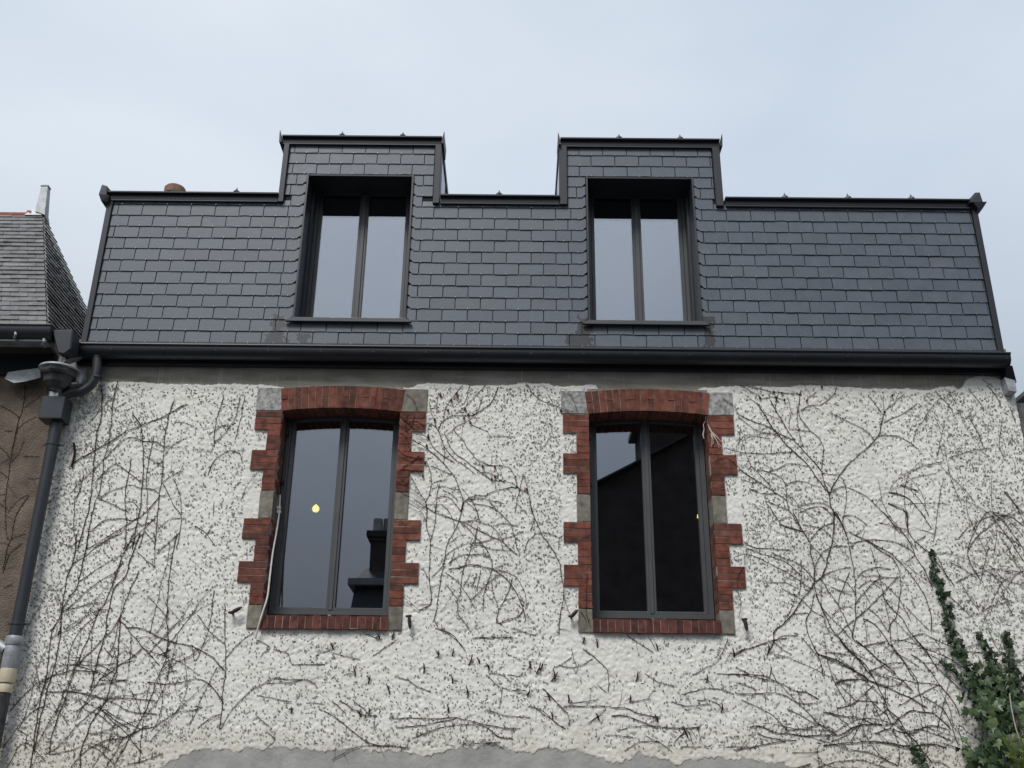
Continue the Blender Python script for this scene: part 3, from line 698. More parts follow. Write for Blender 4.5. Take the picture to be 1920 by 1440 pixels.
# block ends of the long copings
q = MB(); q.quadbox([(-3.775, -.075, 6.7620), (-3.72, -.06, 6.7620), (-3.72, .1, 6.7620), (-3.775, .1, 6.7620), (-3.80, -.09, 6.8220), (-3.71, -.075, 6.8220), (-3.71, .12, 6.8220), (-3.80, .12, 6.8220)])
q.quadbox([(-3.80, -.09, 6.8225), (-3.735, -.08, 6.8225), (-3.735, .12, 6.8225), (-3.80, .12, 6.8225), (-3.79, -.085, 6.9270), (-3.745, -.08, 6.9170), (-3.70, .12, 6.8920), (-3.79, .12, 6.9270)])
q.build('coping_end', 'coping', house)
q = MB(); q.quadbox([(4.12, -.07, 6.7720), (4.16, -.07, 6.7720), (4.16, .12, 6.7720), (4.12, .12, 6.7720), (4.08, -.085, 6.8320), (4.20, -.09, 6.8320), (4.20, .14, 6.8320), (4.08, .14, 6.8320)])
q.quadbox([(4.05, -.08, 6.8325), (4.165, -.085, 6.8325), (4.165, .14, 6.8325), (4.0, .14, 6.8325), (4.115, -.075, 6.9370), (4.155, -.08, 6.9370), (4.16, .14, 6.9520), (4.10, .14, 6.9470)])
q.build('coping_end', 'coping', house)
# vertical edge trims
def trim(x0, x1, z0, z1, y0=-.03): return MB().box(x0, x1, y0, .12, z0, z1).build('edge_trim', 'coping', house, bevel=.004)
trim(-3.738, -3.687, 5.37, 6.79); trim(4.082, 4.132, 5.37, 6.79)
trim(-2.192, -2.142, 6.795, 7.43, -.04); trim(-.788, -.728, 6.795, 7.43, -.04); trim(.362, .432, 6.795, 7.43, -.04); trim(1.777, 1.846, 6.795, 7.43, -.04)
# ---------------- dormer windows
for di, (x0, x1) in enumerate(DOR):
    zb, zt0 = 5.634, 7.112; zt = zt0 + .10; yf = .30
    t = .016
    win = poly_mesh([(x0 + t, zb + .02), (x1 - t, zb + .02), (x1 - t, zt - t), (x0 + t, zt - t)], [[(x0 + t + .05, zb + .07), (x1 - t - .05, zb + .07), (x1 - t - .05, zt - t - .05), (x0 + t + .05, zt - t - .05)]], yf, yf + .07).build('dormer_window', 'frame', house, bevel=.003)
    MB().box(x0, x0 + t, -.026, .299, zb, zt0).build('jamb_lining', 'anthracite', win)
    MB().box(x1 - t, x1, -.026, .299, zb, zt0).build('jamb_lining', 'anthracite', win)
    MB().box(x0 + t + .0005, x1 - t - .0005, -.012, .299, zt0 - t, zt0).build('head_lining', 'reveal', win)
    for s in (0, 1):      # stepped guide rails in the reveal
        e = x0 + t if s == 0 else x1 - t - .022
        MB().box(e, e + .022, .2, yf - .001, zb + .005, zt0 - t - .001).build('guide_rail', 'anthracite', win, bevel=.002)
    mid = (x0 + x1) / 2; a, b = x0 + t + .051, x1 - t - .051
    for s in (0, 1):
        sa, sb = (a, mid - .002) if s == 0 else (mid + .002, b)
        ia, ib = (sa + .03, sb - .04) if s == 0 else (sa + .04, sb - .03)
        poly_mesh([(sa, zb + .071), (sb, zb + .071), (sb, zt - t - .051), (sa, zt - t - .051)], [[(ia, zb + .105), (ib, zb + .105), (ib, zt - t - .085), (ia, zt - t - .085)]], yf + .012, yf + .062).build('sash', 'frame', win, bevel=.003)
        pane(win, [(ia - .004, zb + .101), (ib + .004, zb + .101), (ib + .004, zt - t - .081), (ia - .004, zt - t - .081)], yf + .034)
    MB().box(mid - .02, mid + .02, yf + .001, yf + .0115, zb + .075, zt - t - .055).build('meeting_stile', 'frame', win, bevel=.003)
    m = MB(); m.prism_x([(-.052, 5.590), (-.052, 5.622), (-.046, 5.628), (.31, 5.652), (.31, 5.636), (-.03, 5.612), (-.03, 5.590)], x0 - .002, x1 + .002)
    for sg, e in ((-1, x0 - .0025), (1, x1 + .0025)):
        m.quadbox([(e, -.0515, 5.5905), (e + sg * .05, -.0515, 5.5905), (e + sg * .05, -.019, 5.5905), (e, -.019, 5.5905), (e, -.0515, 5.6275), (e + sg * .05, -.0515, 5.594), (e + sg * .05, -.019, 5.594), (e, -.019, 5.6275)])
    m.build('window_sill', 'frame', win)

# ---------------- gutter and fascia
gz = 5.20
prof = []
for k in range(13):
    a = math.pi * (1.02 + .98 * k / 12); prof.append((-.088 + .075 * math.cos(a), gz + .075 + .078 * math.sin(a)))
prof = [(-.163, 5.298)] + prof[1:] + [(-.013, 5.33)]
inner = [(y * .97 - .002, z + .006) for y, z in prof[::-1]]
gm = MB(); gm.prism_x(prof + inner, -3.775, 4.105); gut = gm.build('gutter', 'gutter', house, smooth=True)
MB().tube([(-3.78, -.165, 5.298), (4.11, -.165, 5.298)], .011, 8).build('gutter_bead', 'gutter', gut, smooth=True)
for xx in (-3.777, 4.107):
    e = MB(); e.prism_y([(0, 0)], 0, 0) if False else None
    e.v = [Vector((xx, y, z)) for y, z in prof] + [Vector((xx + .004, y, z)) for y, z in prof]; k = len(prof)
    e.f = [list(range(k)), [k + i for i in range(k)][::-1]] + [[i, k + i, k + (i + 1) % k, (i + 1) % k] for i in range(k)]
    e.build('gutter_end', 'gutter', gut)
for k in range(18):
    xx = -3.42 + .44 * k; pr2 = [(y - .0025 if y < -.088 else y, z - .0025) for y, z in prof[:-1]]
    s_ = MB(); s_.prism_x(pr2 + [(y + .002, z + .001) for y, z in pr2[::-1]], xx, xx + .018); s_.build('gutter_strap', 'gutter', gut)
MB().prism_x([(-.03, 5.17), (-.03, 5.345), (-.005, 5.395), (.012, 5.395), (.012, 5.17)], -3.74, 4.12).build('fascia', 'gutter', house)
m = MB(); m.quadbox([(4.085, -.06, 5.085), (4.175, -.05, 5.085), (4.175, .2, 5.085), (4.085, .2, 5.085), (4.075, -.13, 5.20), (4.125, -.13, 5.20), (4.125, .2, 5.36), (4.075, .2, 5.36)]); m.build('fascia_return', 'gutter', house)
dr = MB(); dr.prism_x([(-.05, 5.352), (-.05, 5.356), (.0, 5.41), (.0, 5.404)], -3.70, 4.10); dr.build('drip_flashing', 'coping', house)

# ------------------------------------------------------------------ lamps inside
def lamp(px, py, Y, r, label):
    p = P(px, py, Y); t = thing('pendant_lamp', label, 'lamp', (p.x, p.y, 5.198), 'lit lamps seen through the lower windows')
    m = MB(); m.lathe([(0, -r), (r * .5, -r * .87), (r * .87, -r * .5), (r, 0), (r * .87, r * .5), (r * .5, r * .87), (r * .25, r * 1.2)], p, 16); m.build('bulb', 'bulb', t, smooth=True)
    MB().tube([(p.x, p.y, p.z + r * 1.2), (p.x, p.y, 5.13)], .004, 5).build('cord', 'anthracite', t)
    MB().lathe([(r * .27, r * 1.15), (r * .3, r * 1.6), (.006, r * 1.9)], p, 12).build('socket', 'anthracite', t, smooth=True)
    MB().lathe([(0, 5.197 - p.z), (.045, 5.197 - p.z), (.04, 5.15 - p.z), (.005, 5.125 - p.z)], p, 14).build('ceiling_rose', 'anthracite', t, smooth=True)
lamp(592, 954, 1.9, .036, 'round yellow lit lamp seen through the left brick framed window')
lamp(1313, 968, 1.9, .032, 'small lit lamp half hidden by the frame of the right brick framed window')

# ------------------------------------------------------------------ left neighbour
nb_ = thing('neighbour_house', 'older brown roughcast house with weathered slate roof, cut off by the left edge', 'house', (-5.2, 1, 0))
MB().box(-9, -3.868, .002, 6, -.1, 5.50).build('wall', 'nwall', nb_)
Epx = P(88, 612, -.17); Tp = P(80, 403, 1.0); Bp = Vector((Epx.x, 2 * Tp.y - Epx.y, Epx.z))     # eaves corner, ridge end, rear eaves corner of a hipped roof
vv = Tp - Epx; wv_ = Tp - Bp
fn = Vector((1, 0, 0)).cross(vv).normalized()      # front normal, towards -Y
if fn.y > 0: fn = -fn
nn = (Bp - Epx).cross(vv).normalized()             # hip normal, towards +X
if nn.x < 0: nn = -nn
nr_m = MB(); far = Vector((-5.0, 0, 0)); dn_ = Vector((0, 0, -.05))
nr_m.v = [Epx + dn_, Bp + dn_, Tp + dn_, Tp + dn_ + far, Epx + dn_ + far, Bp + dn_ + far]
nr_m.f = [[0, 2, 3, 4], [0, 1, 2], [1, 5, 3, 2], [0, 4, 5, 1], [4, 3, 5]]
nroof = nr_m.build('roof', 'nslate_side', nb_)
rows = 27; rg = random.Random(8)
for r_ in range(rows):
    t0 = r_ / rows; t1 = (r_ + 1.12) / rows
    s = 0 if r_ % 2 == 0 else -.075; w = .155
    while s < 1.05:
        a = max(s, -.002); b = s + w
        if b > .02:
            m = MB(); o_ = rg.uniform(.0, .008); ti = rg.uniform(-.006, .006)
            q = lambda ss, t_, up: Epx + vv * min(t_, 1.0) + Vector((-ss, 0, 0)) + fn * up
            f0 = .016 + o_ * .6
            m.quadbox([q(a + .001, t0 + ti * .3, f0), q(b - .002, t0 - ti * .3, f0 + ti), q(b - .002, t0, f0 - .012), q(a + .001, t0, f0 - .012),
                       q(a + .001, t1, .008), q(b - .002, t1, .008), q(b - .002, t1, -.002), q(a + .001, t1, -.002)])
            m.build('slate', 'nslate', nroof)
        s += w
ss_ = MB(); rows = 30
for r_ in range(rows):
    t0 = r_ / rows; t1 = min(.999, (r_ + 1.1) / rows); Ln = (Bp - Epx).length; s = -rg.random() * .2
    while s < Ln:
        a = max(s, 0) / Ln; b = min(s + rg.uniform(.15, .22), Ln) / Ln; o_ = rg.uniform(0, .012)
        q = lambda x, t_, up: (Epx + vv * t_).lerp(Bp + wv_ * t_, x) + nn * up
        j0, j1 = rg.uniform(-.004, .004), rg.uniform(-.004, .004)
        ss_.quadbox([q(a, t0 + j0, .018 + o_ * .5), q(b, t0 + j1, .018 + o_ * .5), q(b, t0, .012), q(a, t0, .012), q(a, t1, .008), q(b, t1, .008), q(b, t1, 0), q(a, t1, 0)])
        s = b * Ln + .002
tag(ss_.build('side_slates', 'nslate_side', nroof), None, None, kind='stuff')
# ridge tile, flashing and zinc finial at the corner
for k in range(3):
    xa = Tp.x - .10 - .46 * k; m = MB()
    m.tube([(xa, Tp.y + .03, Tp.z - .012), (xa - .05, Tp.y + .03, Tp.z - .012), (xa - .06, Tp.y + .03, Tp.z - .02), (xa - .40, Tp.y + .03, Tp.z - .02), (xa - .45, Tp.y + .03, Tp.z - .004)], [.075, .072, .058, .058, .074], 14); m.build('ridge_tile', 'tile_red', nb_, smooth=True)
m = MB(); m.quadbox([Tp + Vector(v) for v in ((-.16, -.05, -.03), (.012, -.05, -.03), (.02, .14, -.03), (-.16, .14, -.03), (-.09, -.02, .07), (.0, -.02, .07), (.0, .1, .07), (-.09, .1, .07))]); m.build('finial_flashing', 'zinc', nb_)
bx = P(80, 398, Tp.y); tx = P(86, 352, Tp.y)
m = MB(); h = .052; ht = .033
m.quadbox([bx + Vector(v) for v in ((-h, -h, -.02), (h, -h, -.06), (h, h, -.10), (-h, h, -.02))] + [tx + Vector(v) for v in ((-ht, -ht, 0), (ht, -ht, 0), (ht, ht, 0), (-ht, ht, 0))])
hc = ht + .008; m.quadbox([tx + Vector(v) for v in ((-hc, -hc, .001), (hc, -hc, .001), (hc, hc, .001), (-hc, hc, .001), (-hc + .01, -hc + .01, .022), (hc - .01, -hc + .01, .022), (hc - .01, hc - .01, .022), (-hc + .01, hc - .01, .022))])
m.build('roof_finial', 'zinc', nb_)
# its gutter
gE = P(102, 616, -.30); gl_z = gE.z
gp = [(-.10, 0), (-.10, -.03)] + [(-.10 + .10 * (1 - math.cos(math.pi / 2 * k / 6)) * 1.0, -.03 - .08 * math.sin(math.pi / 2 * k / 6)) for k in range(1, 7)] + [(.06, -.09), (.06, 0)]
m = MB(); m.prism_x([(-.27 + y, gl_z + z) for y, z in gp], -6.5, gE.x); ng = m.build('gutter', 'anthracite', nb_, smooth=True)
MB().tube([(-6.5, -.372, gl_z), (gE.x, -.372, gl_z)], .009, 8).build('gutter_bead', 'zinc_dark', ng)
xs = P(90, 640, -.28).x; zz = P(45, 641, -.28).z
MB().box(-6.5, xs, -.31, -.19, zz - .006, zz + .008).build('eaves_strip', 'zinc', nb_)
MB().box(-6.5, xs - .03, -.045, .001, zz - .19, zz - .001).build('eaves_shade_strip', 'underlay', nb_)  # dark strip added to paint the shade under the eaves
MB().box(-6.5, xs - .03, -.185, .0, zz + .0, zz + .02).build('soffit_board', 'dark_wall', nb_)
for px in (31, 84):
    p = P(px, 645 if px > 50 else 632, -.32); MB().tube([p + Vector((0, -.03, .03)), p + Vector((.012, -.045, .0)), p + Vector((.0, -.03, -.02)), p + Vector((-.01, .03, -.012))], .011, 7).build('gutter_bracket', 'zinc', nb_, smooth=True)
q = [P(97, 618, -.33), P(137, 617, -.33), P(132, 655, -.33), P(120, 664, -.33), P(108, 662, -.33)]
m = MB(); k = len(q); m.v = q + [v + Vector((0, .16, .0)) for v in q]; m.f = [list(range(k))[::-1], [k + i for i in range(k)]] + [[i, (i + 1) % k, k + (i + 1) % k, k + i] for i in range(k)]
m.build('gutter_outlet_box', 'anthracite', nb_, bevel=.01)

# ------------------------------------------------------------------ right neighbour
rb = thing('neighbour_building', 'low grey rendered building at the right edge with zinc capped parapet', 'building', (5.2, 1, 0))
MB().box(WX1 + .006, 9, .03, 6, -.1, 4.93).build('wall', 'gwall', rb)
MB().box(WX1 + .07, 9.05, -.06, 6.05, 4.985, 5.02).build('parapet_cap', 'zinc', rb)
MB().box(WX1 + .07, 9.02, -.03, 6.0, 4.932, 4.984).build('cap_underside', 'gutter', rb)
zb_ = P(1882, 709, -.06); zc_ = P(1906, 738, -.06)
m = MB(); m.quadbox([(zb_.x + .01, -.09, zc_.z + .01), (zc_.x - .01, -.09, zc_.z), (zc_.x, .1, zc_.z), (zb_.x, .1, zc_.z), (zb_.x - .005, -.085, zb_.z), (zc_.x, -.085, zb_.z - .03), (zc_.x, .1, zb_.z), (zb_.x, .1, zb_.z)]); m.build('flashing_block', 'zinc', rb, bevel=.004)

# ------------------------------------------------------------------ chimney behind the ridge
pc = P(329, 353, 2.2)
ch = thing('chimney', 'terracotta chimney pot peeping over the left roof ridge', 'chimney', (pc.x, pc.y, 6.83))
zt = pc.z
m = MB(); m.box(pc.x - .26, pc.x + .26, pc.y - .22, pc.y + .30, 6.83, zt - .5); m.box(pc.x - .31, pc.x + .31, pc.y - .27, pc.y + .35, zt - .499, zt - .42); m.build('stack', 'dark_wall', ch)
MB().lathe([(.085, zt - .419), (.10, zt - .38), (.095, zt - .12), (.118, zt - .10), (.122, zt - .02), (.108, zt), (.085, zt - .005), (.08, zt - .2)], (pc.x, pc.y, 0), 24).build('pot', 'terracotta', ch, smooth=True)

# ------------------------------------------------------------------ rainwater goods between the houses
dp = thing('downpipe', 'dark grey downpipe with square rain box between white and brown walls', 'downpipe', (-3.8, -.09, .12))
A = P(103, 790, -.10); B = P(33, 1196, -.10); axis_x = (A.x + B.x) / 2
px_, py_ = axis_x, -.10
MB().tube([(px_, py_, 4.70), (px_, py_, B.z)], .047, 18).build('pipe', 'anthracite', dp, smooth=True)
def ring(z, r, h, mat, name):
    m = MB(); m.tube([(px_, py_, z - h), (px_, py_, z - h * .8), (px_, py_, z + h * .8), (px_, py_, z + h)], [r * .96, r, r, r * .96], 18); return m.build(name, mat, dp, smooth=True)
for yy, nm in ((833, 'pipe_clamp'), (1170, 'pipe_clamp')):
    z = P(70, yy, -.10).z; c = ring(z, .052, .011, 'anthracite', nm)
    MB().box(px_ - .085, px_ + .085, py_ + .012, py_ + .024, z - .008, z + .008).build('clamp_bolt', 'anthracite', c)
    MB().tube([(px_, py_ + .03, z), (px_, .02, z)], .007, 6).build('wall_fixing', 'anthracite', c)
zA = B.z; z1 = P(20, 1210, -.1).z; z2 = P(20, 1254, -.1).z; z3 = P(15, 1291, -.1).z
ring((zA + z1) / 2 + .005, .066, (zA - z1) / 2 + .005, 'zinc', 'socket_collar'); ring((z1 + z2) / 2, .060, (z1 - z2) / 2, 'zinc', 'lower_pipe')
MB().tube([(px_ - .05, py_, (z1 + z2) / 2 + .05), (px_ - .15, py_, (z1 + z2) / 2 + .1)], .045, 14).build('branch_pipe', 'zinc', dp, smooth=True)
ring((z2 + z3) / 2 + .02, .060, (z2 - z3) / 2 - .02, 'cream', 'cream_collar'); ring(z3 + .0, .053, .03, 'cream', 'cream_collar')
MB().tube([(px_, py_, z3), (px_, py_, .12)], .046, 16).build('ground_pipe', 'zinc_dark', dp, smooth=True)
c0 = P(80, 742, -.19); c1 = P(123, 783, -.19); bxw = P(122.6, 742, -.19).x
bm = MB(); x0, x1 = c0.x, bxw; z0, z1_ = c1.z, c0.z
bm.box(x0, x1, -.19, -.025, z0, z1_); bm.build('rain_box', 'anthracite', dp, bevel=.003)
MB().box(x0 - .002, x1 + .002, -.192, -.023, z0 - .006, z0 - .0004).build('box_rim', 'gutter', dp)
pth = smooth_path([P(183, 655, -.09), P(182, 690, -.09), P(179, 706, -.09), P(170, 722, -.09), P(152, 734, -.10), P(132, 736, -.11), P(120, 742, -.115), P(108, 752, -.115)], .03)
MB().tube(pth, .040, 16).build('swan_neck', 'anthracite', dp, smooth=True)
zz = P(182, 708, -.09); MB().tube([zz + Vector((0, 0, .012)), zz + Vector((0, 0, -.006))], .044, 16).build('neck_collar', 'anthracite', dp, smooth=True)
zz = P(183, 672, -.09); MB().tube([zz + Vector((0, 0, .05)), zz + Vector((0, 0, -.0))], .043, 16).build('neck_sleeve', 'anthracite', dp, smooth=True)
# galvanised funnel above the box
fc = P(109, 695, -.20)
fn_ = thing('rain_funnel', 'old galvanised funnel shaped rain hopper above the square box', 'rain hopper', (fc.x, -.2, fc.z))
MB().lathe([(.125, .02), (.148, .024), (.154, .012), (.152, -.03), (.142, -.05), (.122, -.056), (.118, -.066), (.110, -.11), (.095, -.125), (.07, -.15), (.052, -.16), (.048, -.175)], (fc.x, -.18, fc.z), 8).build('bowl', 'zinc_dark', fn_, smooth=False)
MB().lathe([(.146, .016), (.160, .022), (.162, .008), (.148, .002)], (fc.x, -.18, fc.z), 28).build('rim', 'zinc', fn_, smooth=True)
MB().lathe([(.047, -.165), (.044, -.26)], (fc.x - .02, -.14, fc.z), 16).build('outlet_spout', 'galv', fn_, smooth=True)
MB().tube([P(128, 655, -.26), P(119, 672, -.22), P(114, 690, -.2)], .035, 14).build('inlet_spout', 'galv', fn_, smooth=True)
def sheet_thing(pts, label, th=.004, mat='zinc'):
    o = MB().sheet(pts, th).build('zinc_sheet', mat); tag(o, label, 'metal sheet', 'zinc offcuts around the rain hopper'); return o
sheet_thing([P(9, 710, -.10), P(15, 698, -.10), P(40, 694, -.09), P(74, 690, -.08), P(76, 708, -.08), P(48, 715, -.09), P(26, 718, -.10)], 'pale jagged zinc sheet sticking out left of the rain hopper')
sheet_thing([P(136, 702, -.13), P(150, 692, -.10), P(162, 690, -.04), P(162, 712, -.04), P(150, 719, -.10), P(144, 712, -.12)], 'small torn zinc sheet right of the rain hopper')
sheet_thing([P(114, 683, -.27), P(124, 675, -.27), P(140, 672, -.2), P(161, 668, -.08), P(150, 676, -.08), P(128, 684, -.2)], 'shiny bent zinc flap above the rain hopper', mat='galv')

# ------------------------------------------------------------------ small fixtures on the wall
def tube_thing(name, paths, rad, mat, label, cat, group=None, n=6, pname=None):
    t = thing(name, label, cat, paths[0][0], group)
    for i, p in enumerate(paths):
        pts = smooth_path(p, .02); MB().tube(pts, rad if not hasattr(rad, '__len__') else rad[i], n).build(pname or name, mat, t, smooth=True)
    return t
zc2 = lambda x, y, Y: P(430 + x * .203125, 940 + y * .203125, Y)
cb = thing('cable', 'loose white cable hanging down the left jamb of the left brick framed window', 'cable', zc2(460, 20, .1))
MB().tube(smooth_path([zc2(468, -60, .12), zc2(465, 20, .11), zc2(455, 150, .09), zc2(432, 300, .06), zc2(402, 470, .03), zc2(376, 680, -.0), zc2(352, 880, -.03), zc2(312, 1010, -.05), zc2(276, 1130, -.05), zc2(240, 1270, -.02)], .03), .0072, 7).build('wire', 'white_cable', cb, smooth=True)
for yy in (60, 95): MB().box(*(lambda p: (p.x - .018, p.x + .012, p.y - .012, p.y + .02, p.z - .012, p.z + .012))(zc2(460, yy, .1))).build('cable_clip', 'white_cable', cb)
MB().tube([zc2(440, -60, .15), zc2(436, 60, .15)], .012, 7).build('hinge_pin', 'zinc', cb)
zr = lambda x, y, Y=-.03: P(1030 + x * .203125, 690 + y * .203125, Y)
rp_ = thing('rope', 'frayed pale rope end hanging at the top right of the right brick framed window', 'rope', zr(1440, 490))
MB().tube([zr(1445, 440, 0), zr(1442, 480), zr(1440, 500)], .005, 6).build('nail', 'rust', rp_)
rgr = random.Random(3)
for k in range(11):
    ex, ey = rgr.uniform(1490, 1600), rgr.uniform(640, 745)
    MB().tube(smooth_path([zr(1440, 492), zr(1462, 520, -.036), zr(1490 + rgr.uniform(-6, 6), 580, -.038), zr((1500 + ex) / 2 + rgr.uniform(-10, 10), (590 + ey) / 2, -.04), zr(ex, ey, -.03 + rgr.uniform(-.02, .01))], .02), .0026, 5).build('strand', 'rope', rp_, smooth=True)
for k in range(2): MB().tube(smooth_path([zr(1440, 492), zr(1422, 520, -.035), zr(1428, 570, -.035), zr(1416 + 6 * k, 610, -.035), zr(1428, 655, -.03)], .02), .0035, 5).build('strand', 'rope', rp_, smooth=True)
def shutter_hook(px, py, dx, dy, label):
    p = P(px, py, 0); e = P(px + dx, py + dy, -.05); t = thing('shutter_hook', label, 'shutter hook', (p.x, 0, p.z), 'rusty shutter hooks beside the window sills')
    MB().tube([(p.x, .01, p.z), (p.x, -.05, p.z)], .009, 6).build('pin', 'rust', t, smooth=True)
    s = Vector((p.x, -.05, p.z)); m = MB(); m.tube([s, s.lerp(e, .35), s.lerp(e, .7), e], [.012, .016, .014, .004], 6); m.build('blade', 'rust', t)
    m = MB(); m.tube([s + Vector((-.025, 0, .002)), s, s + Vector((.02, .0, .006))], [.008, .013, .008], 6); m.build('swivel', 'rust', t)
shutter_hook(437, 1151, 17, -13, 'rusty hook left of the left brick framed window sill, tilted up')
shutter_hook(768, 1158, 1, 22, 'rusty hook hanging right of the left brick framed window sill')
shutter_hook(1071, 1158, 13, -15, 'rusty hook left of the right brick framed window sill, tilted up')
shutter_hook(1394, 1164, 7, 20, 'rusty hook hanging right of the right brick framed window sill')
b1 = P(138, 832); t1_ = P(134, 875)
tube_thing('dead_root', [[P(138, 830, -.012), P(140, 845, -.014), P(138, 860, -.014), P(134, 876, -.01)]], .009, 'stem', 'short black dead root clinging to the white wall right of the downpipe', 'root', pname='root')

# ------------------------------------------------------------------ bare creeper
def conv(ox, oy, sc): return lambda pts: [(ox + x / sc, oy + y / sc) for x, y in pts]
def PL(s):     # "x,y x,y;x,y ..." -> list of point lists
    return [[tuple(float(c) for c in q.split(',')) for q in ln.split()] for ln in s.replace('\n', ' ').split(';') if ln.strip()]
V1 = (conv(60, 700, 4.3636), """700,70 665,200 650,400 625,560 590,700 575,850 550,960 520,1040 490,1160 460,1300 450,1440; 570,110 570,340 535,470 515,620 510,720 490,900 470,1080 430,1240 375,1430;
460,410 560,300 660,190 710,110; 325,740 400,695 600,580 780,470 890,425 1040,370 1170,300 1270,245; 590,700 680,610 760,530 840,520 920,555 1020,560 1075,600;
1170,210 1120,340 1095,460 1075,620 1070,760 1060,900 1040,1000 1020,1200 1000,1440; 820,325 890,430 905,560 910,760 900,960 880,1120 850,1250 820,1430; 510,895 640,765 700,745 840,850 900,890;
320,975 400,880 500,790 590,700; 345,1040 400,940 420,800; 345,1040 340,1190 350,1320 360,1430; 540,1020 660,955 800,915 900,940 990,950 1040,980; 540,1020 680,1080 790,1140;
990,530 960,690 935,830 940,1000 940,1180 900,1350 870,1440; 1060,900 1150,830 1235,795; 1070,900 1150,1060 1215,1170 1215,1260 1180,1430; 1085,670 1160,580 1270,520;
480,1290 580,1210 700,1185 860,1190 1000,1060 1040,990; 470,1430 620,1330 800,1225 860,1180; 520,1430 700,1310 960,1220 1010,1170; 740,1440 870,1310 1000,1190; 1030,1270 1110,1200 1210,1185;
1150,860 1200,970 1220,1090 1215,1170; 810,690 790,830 775,900 760,1000 770,1300 755,1440; 915,670 1000,720 1070,775; 760,1050 830,1050 880,1110; 1490,570 1600,460 1670,340 1700,200;
1490,600 1500,400 1550,270 1565,190; 1660,540 1700,400 1740,180; 1440,505 1530,440 1620,430; 1435,830 1500,700 1620,630 1700,660 1720,730; 1500,1410 1420,1300 1340,1250; 1410,1340 1480,1230;
1710,1030 1770,910 1830,830; 1160,400 1240,400 1320,430; 1480,1160 1490,1050; 220,1380 340,1430; 1060,1430 1120,1380 1200,1300; 930,1290 1000,1390; 660,300 770,230""")
V2 = (conv(0, 1000, 3.2729), """470,0 450,170 400,310 375,490 320,600 300,740 290,850 250,1000 220,1180 205,1300 185,1440; 545,0 520,120 480,300 420,400 380,480 370,620 340,780 290,960 240,1160 210,1340;
750,0 620,60 510,150 440,190; 880,0 740,130 620,200 480,300; 860,0 800,160 770,260 700,340 660,500 640,640 600,760 560,960; 820,0 740,170 700,290 640,430 600,490 560,600 480,780 430,920 390,1040 330,1200 300,1360;
760,170 700,240 560,330 440,440 380,480; 1090,0 1050,170 1030,380 1020,520 1030,660 1010,790 960,900 920,1020 860,1150 780,1280 700,1420; 950,0 950,210; 1090,10 960,120; 840,110 950,210;
850,230 800,340 740,500 680,600 560,720 480,800; 740,500 730,640 720,800 690,900 640,1040 560,1170 500,1320 490,1440; 770,580 860,580 960,630 1060,670 1180,690 1300,760 1380,840; 730,520 860,680 980,810;
900,380 1040,525; 1380,430 1380,640 1385,800 1370,960 1360,1100 1345,1200; 1350,1200 1420,1090 1500,1000 1570,940; 1385,760 1490,650 1570,600; 1385,690 1290,600 1210,500; 1310,350 1300,470 1270,620 1200,780 1180,690;
1330,820 1250,980 1200,1100 1160,1180; 870,1200 960,1180 1060,1110 1200,1080 1240,1065; 600,900 700,900 780,895; 900,910 1040,925 1160,900 1200,890 1300,940 1370,1040; 290,970 450,975 620,1010 760,1010 880,1020 950,1025;
380,960 560,990 700,1040 800,1090 960,1110; 640,1080 760,1150 860,1200; 600,1060 700,1140 800,1200; 60,1090 150,990 260,900 400,850 470,840 600,850; 20,1320 120,1170 220,1080 300,1050; 540,1225 660,1225 760,1250;
760,1250 700,1360 640,1440; 760,1250 850,1210; 270,1360 380,1290 450,1200 560,1100 640,1040 700,960; 780,1420 900,1390 1000,1350; 1220,1190 1290,1130 1360,1105; 600,900 680,850 740,800 830,780; 700,690 720,860 700,900;
40,1440 100,1330 160,1280 280,1400; 380,480 480,450 600,420; 390,590 500,520 620,460; 440,800 560,810 700,800; 560,940 640,920 780,900; 480,1000 520,1080 600,1110 700,1190; 300,1360 420,1330 560,1290 680,1330; 430,1440 520,1340 640,1270 760,1250 900,1180; 700,1420 620,1340 540,1300; 100,1200 160,1240 150,1330; 560,1440 640,1330 700,1240; 800,960 850,1060 870,1130; 980,870 1080,840; 960,750 1050,710; 990,800 1120,740; 640,700 700,760 760,720 840,760""")
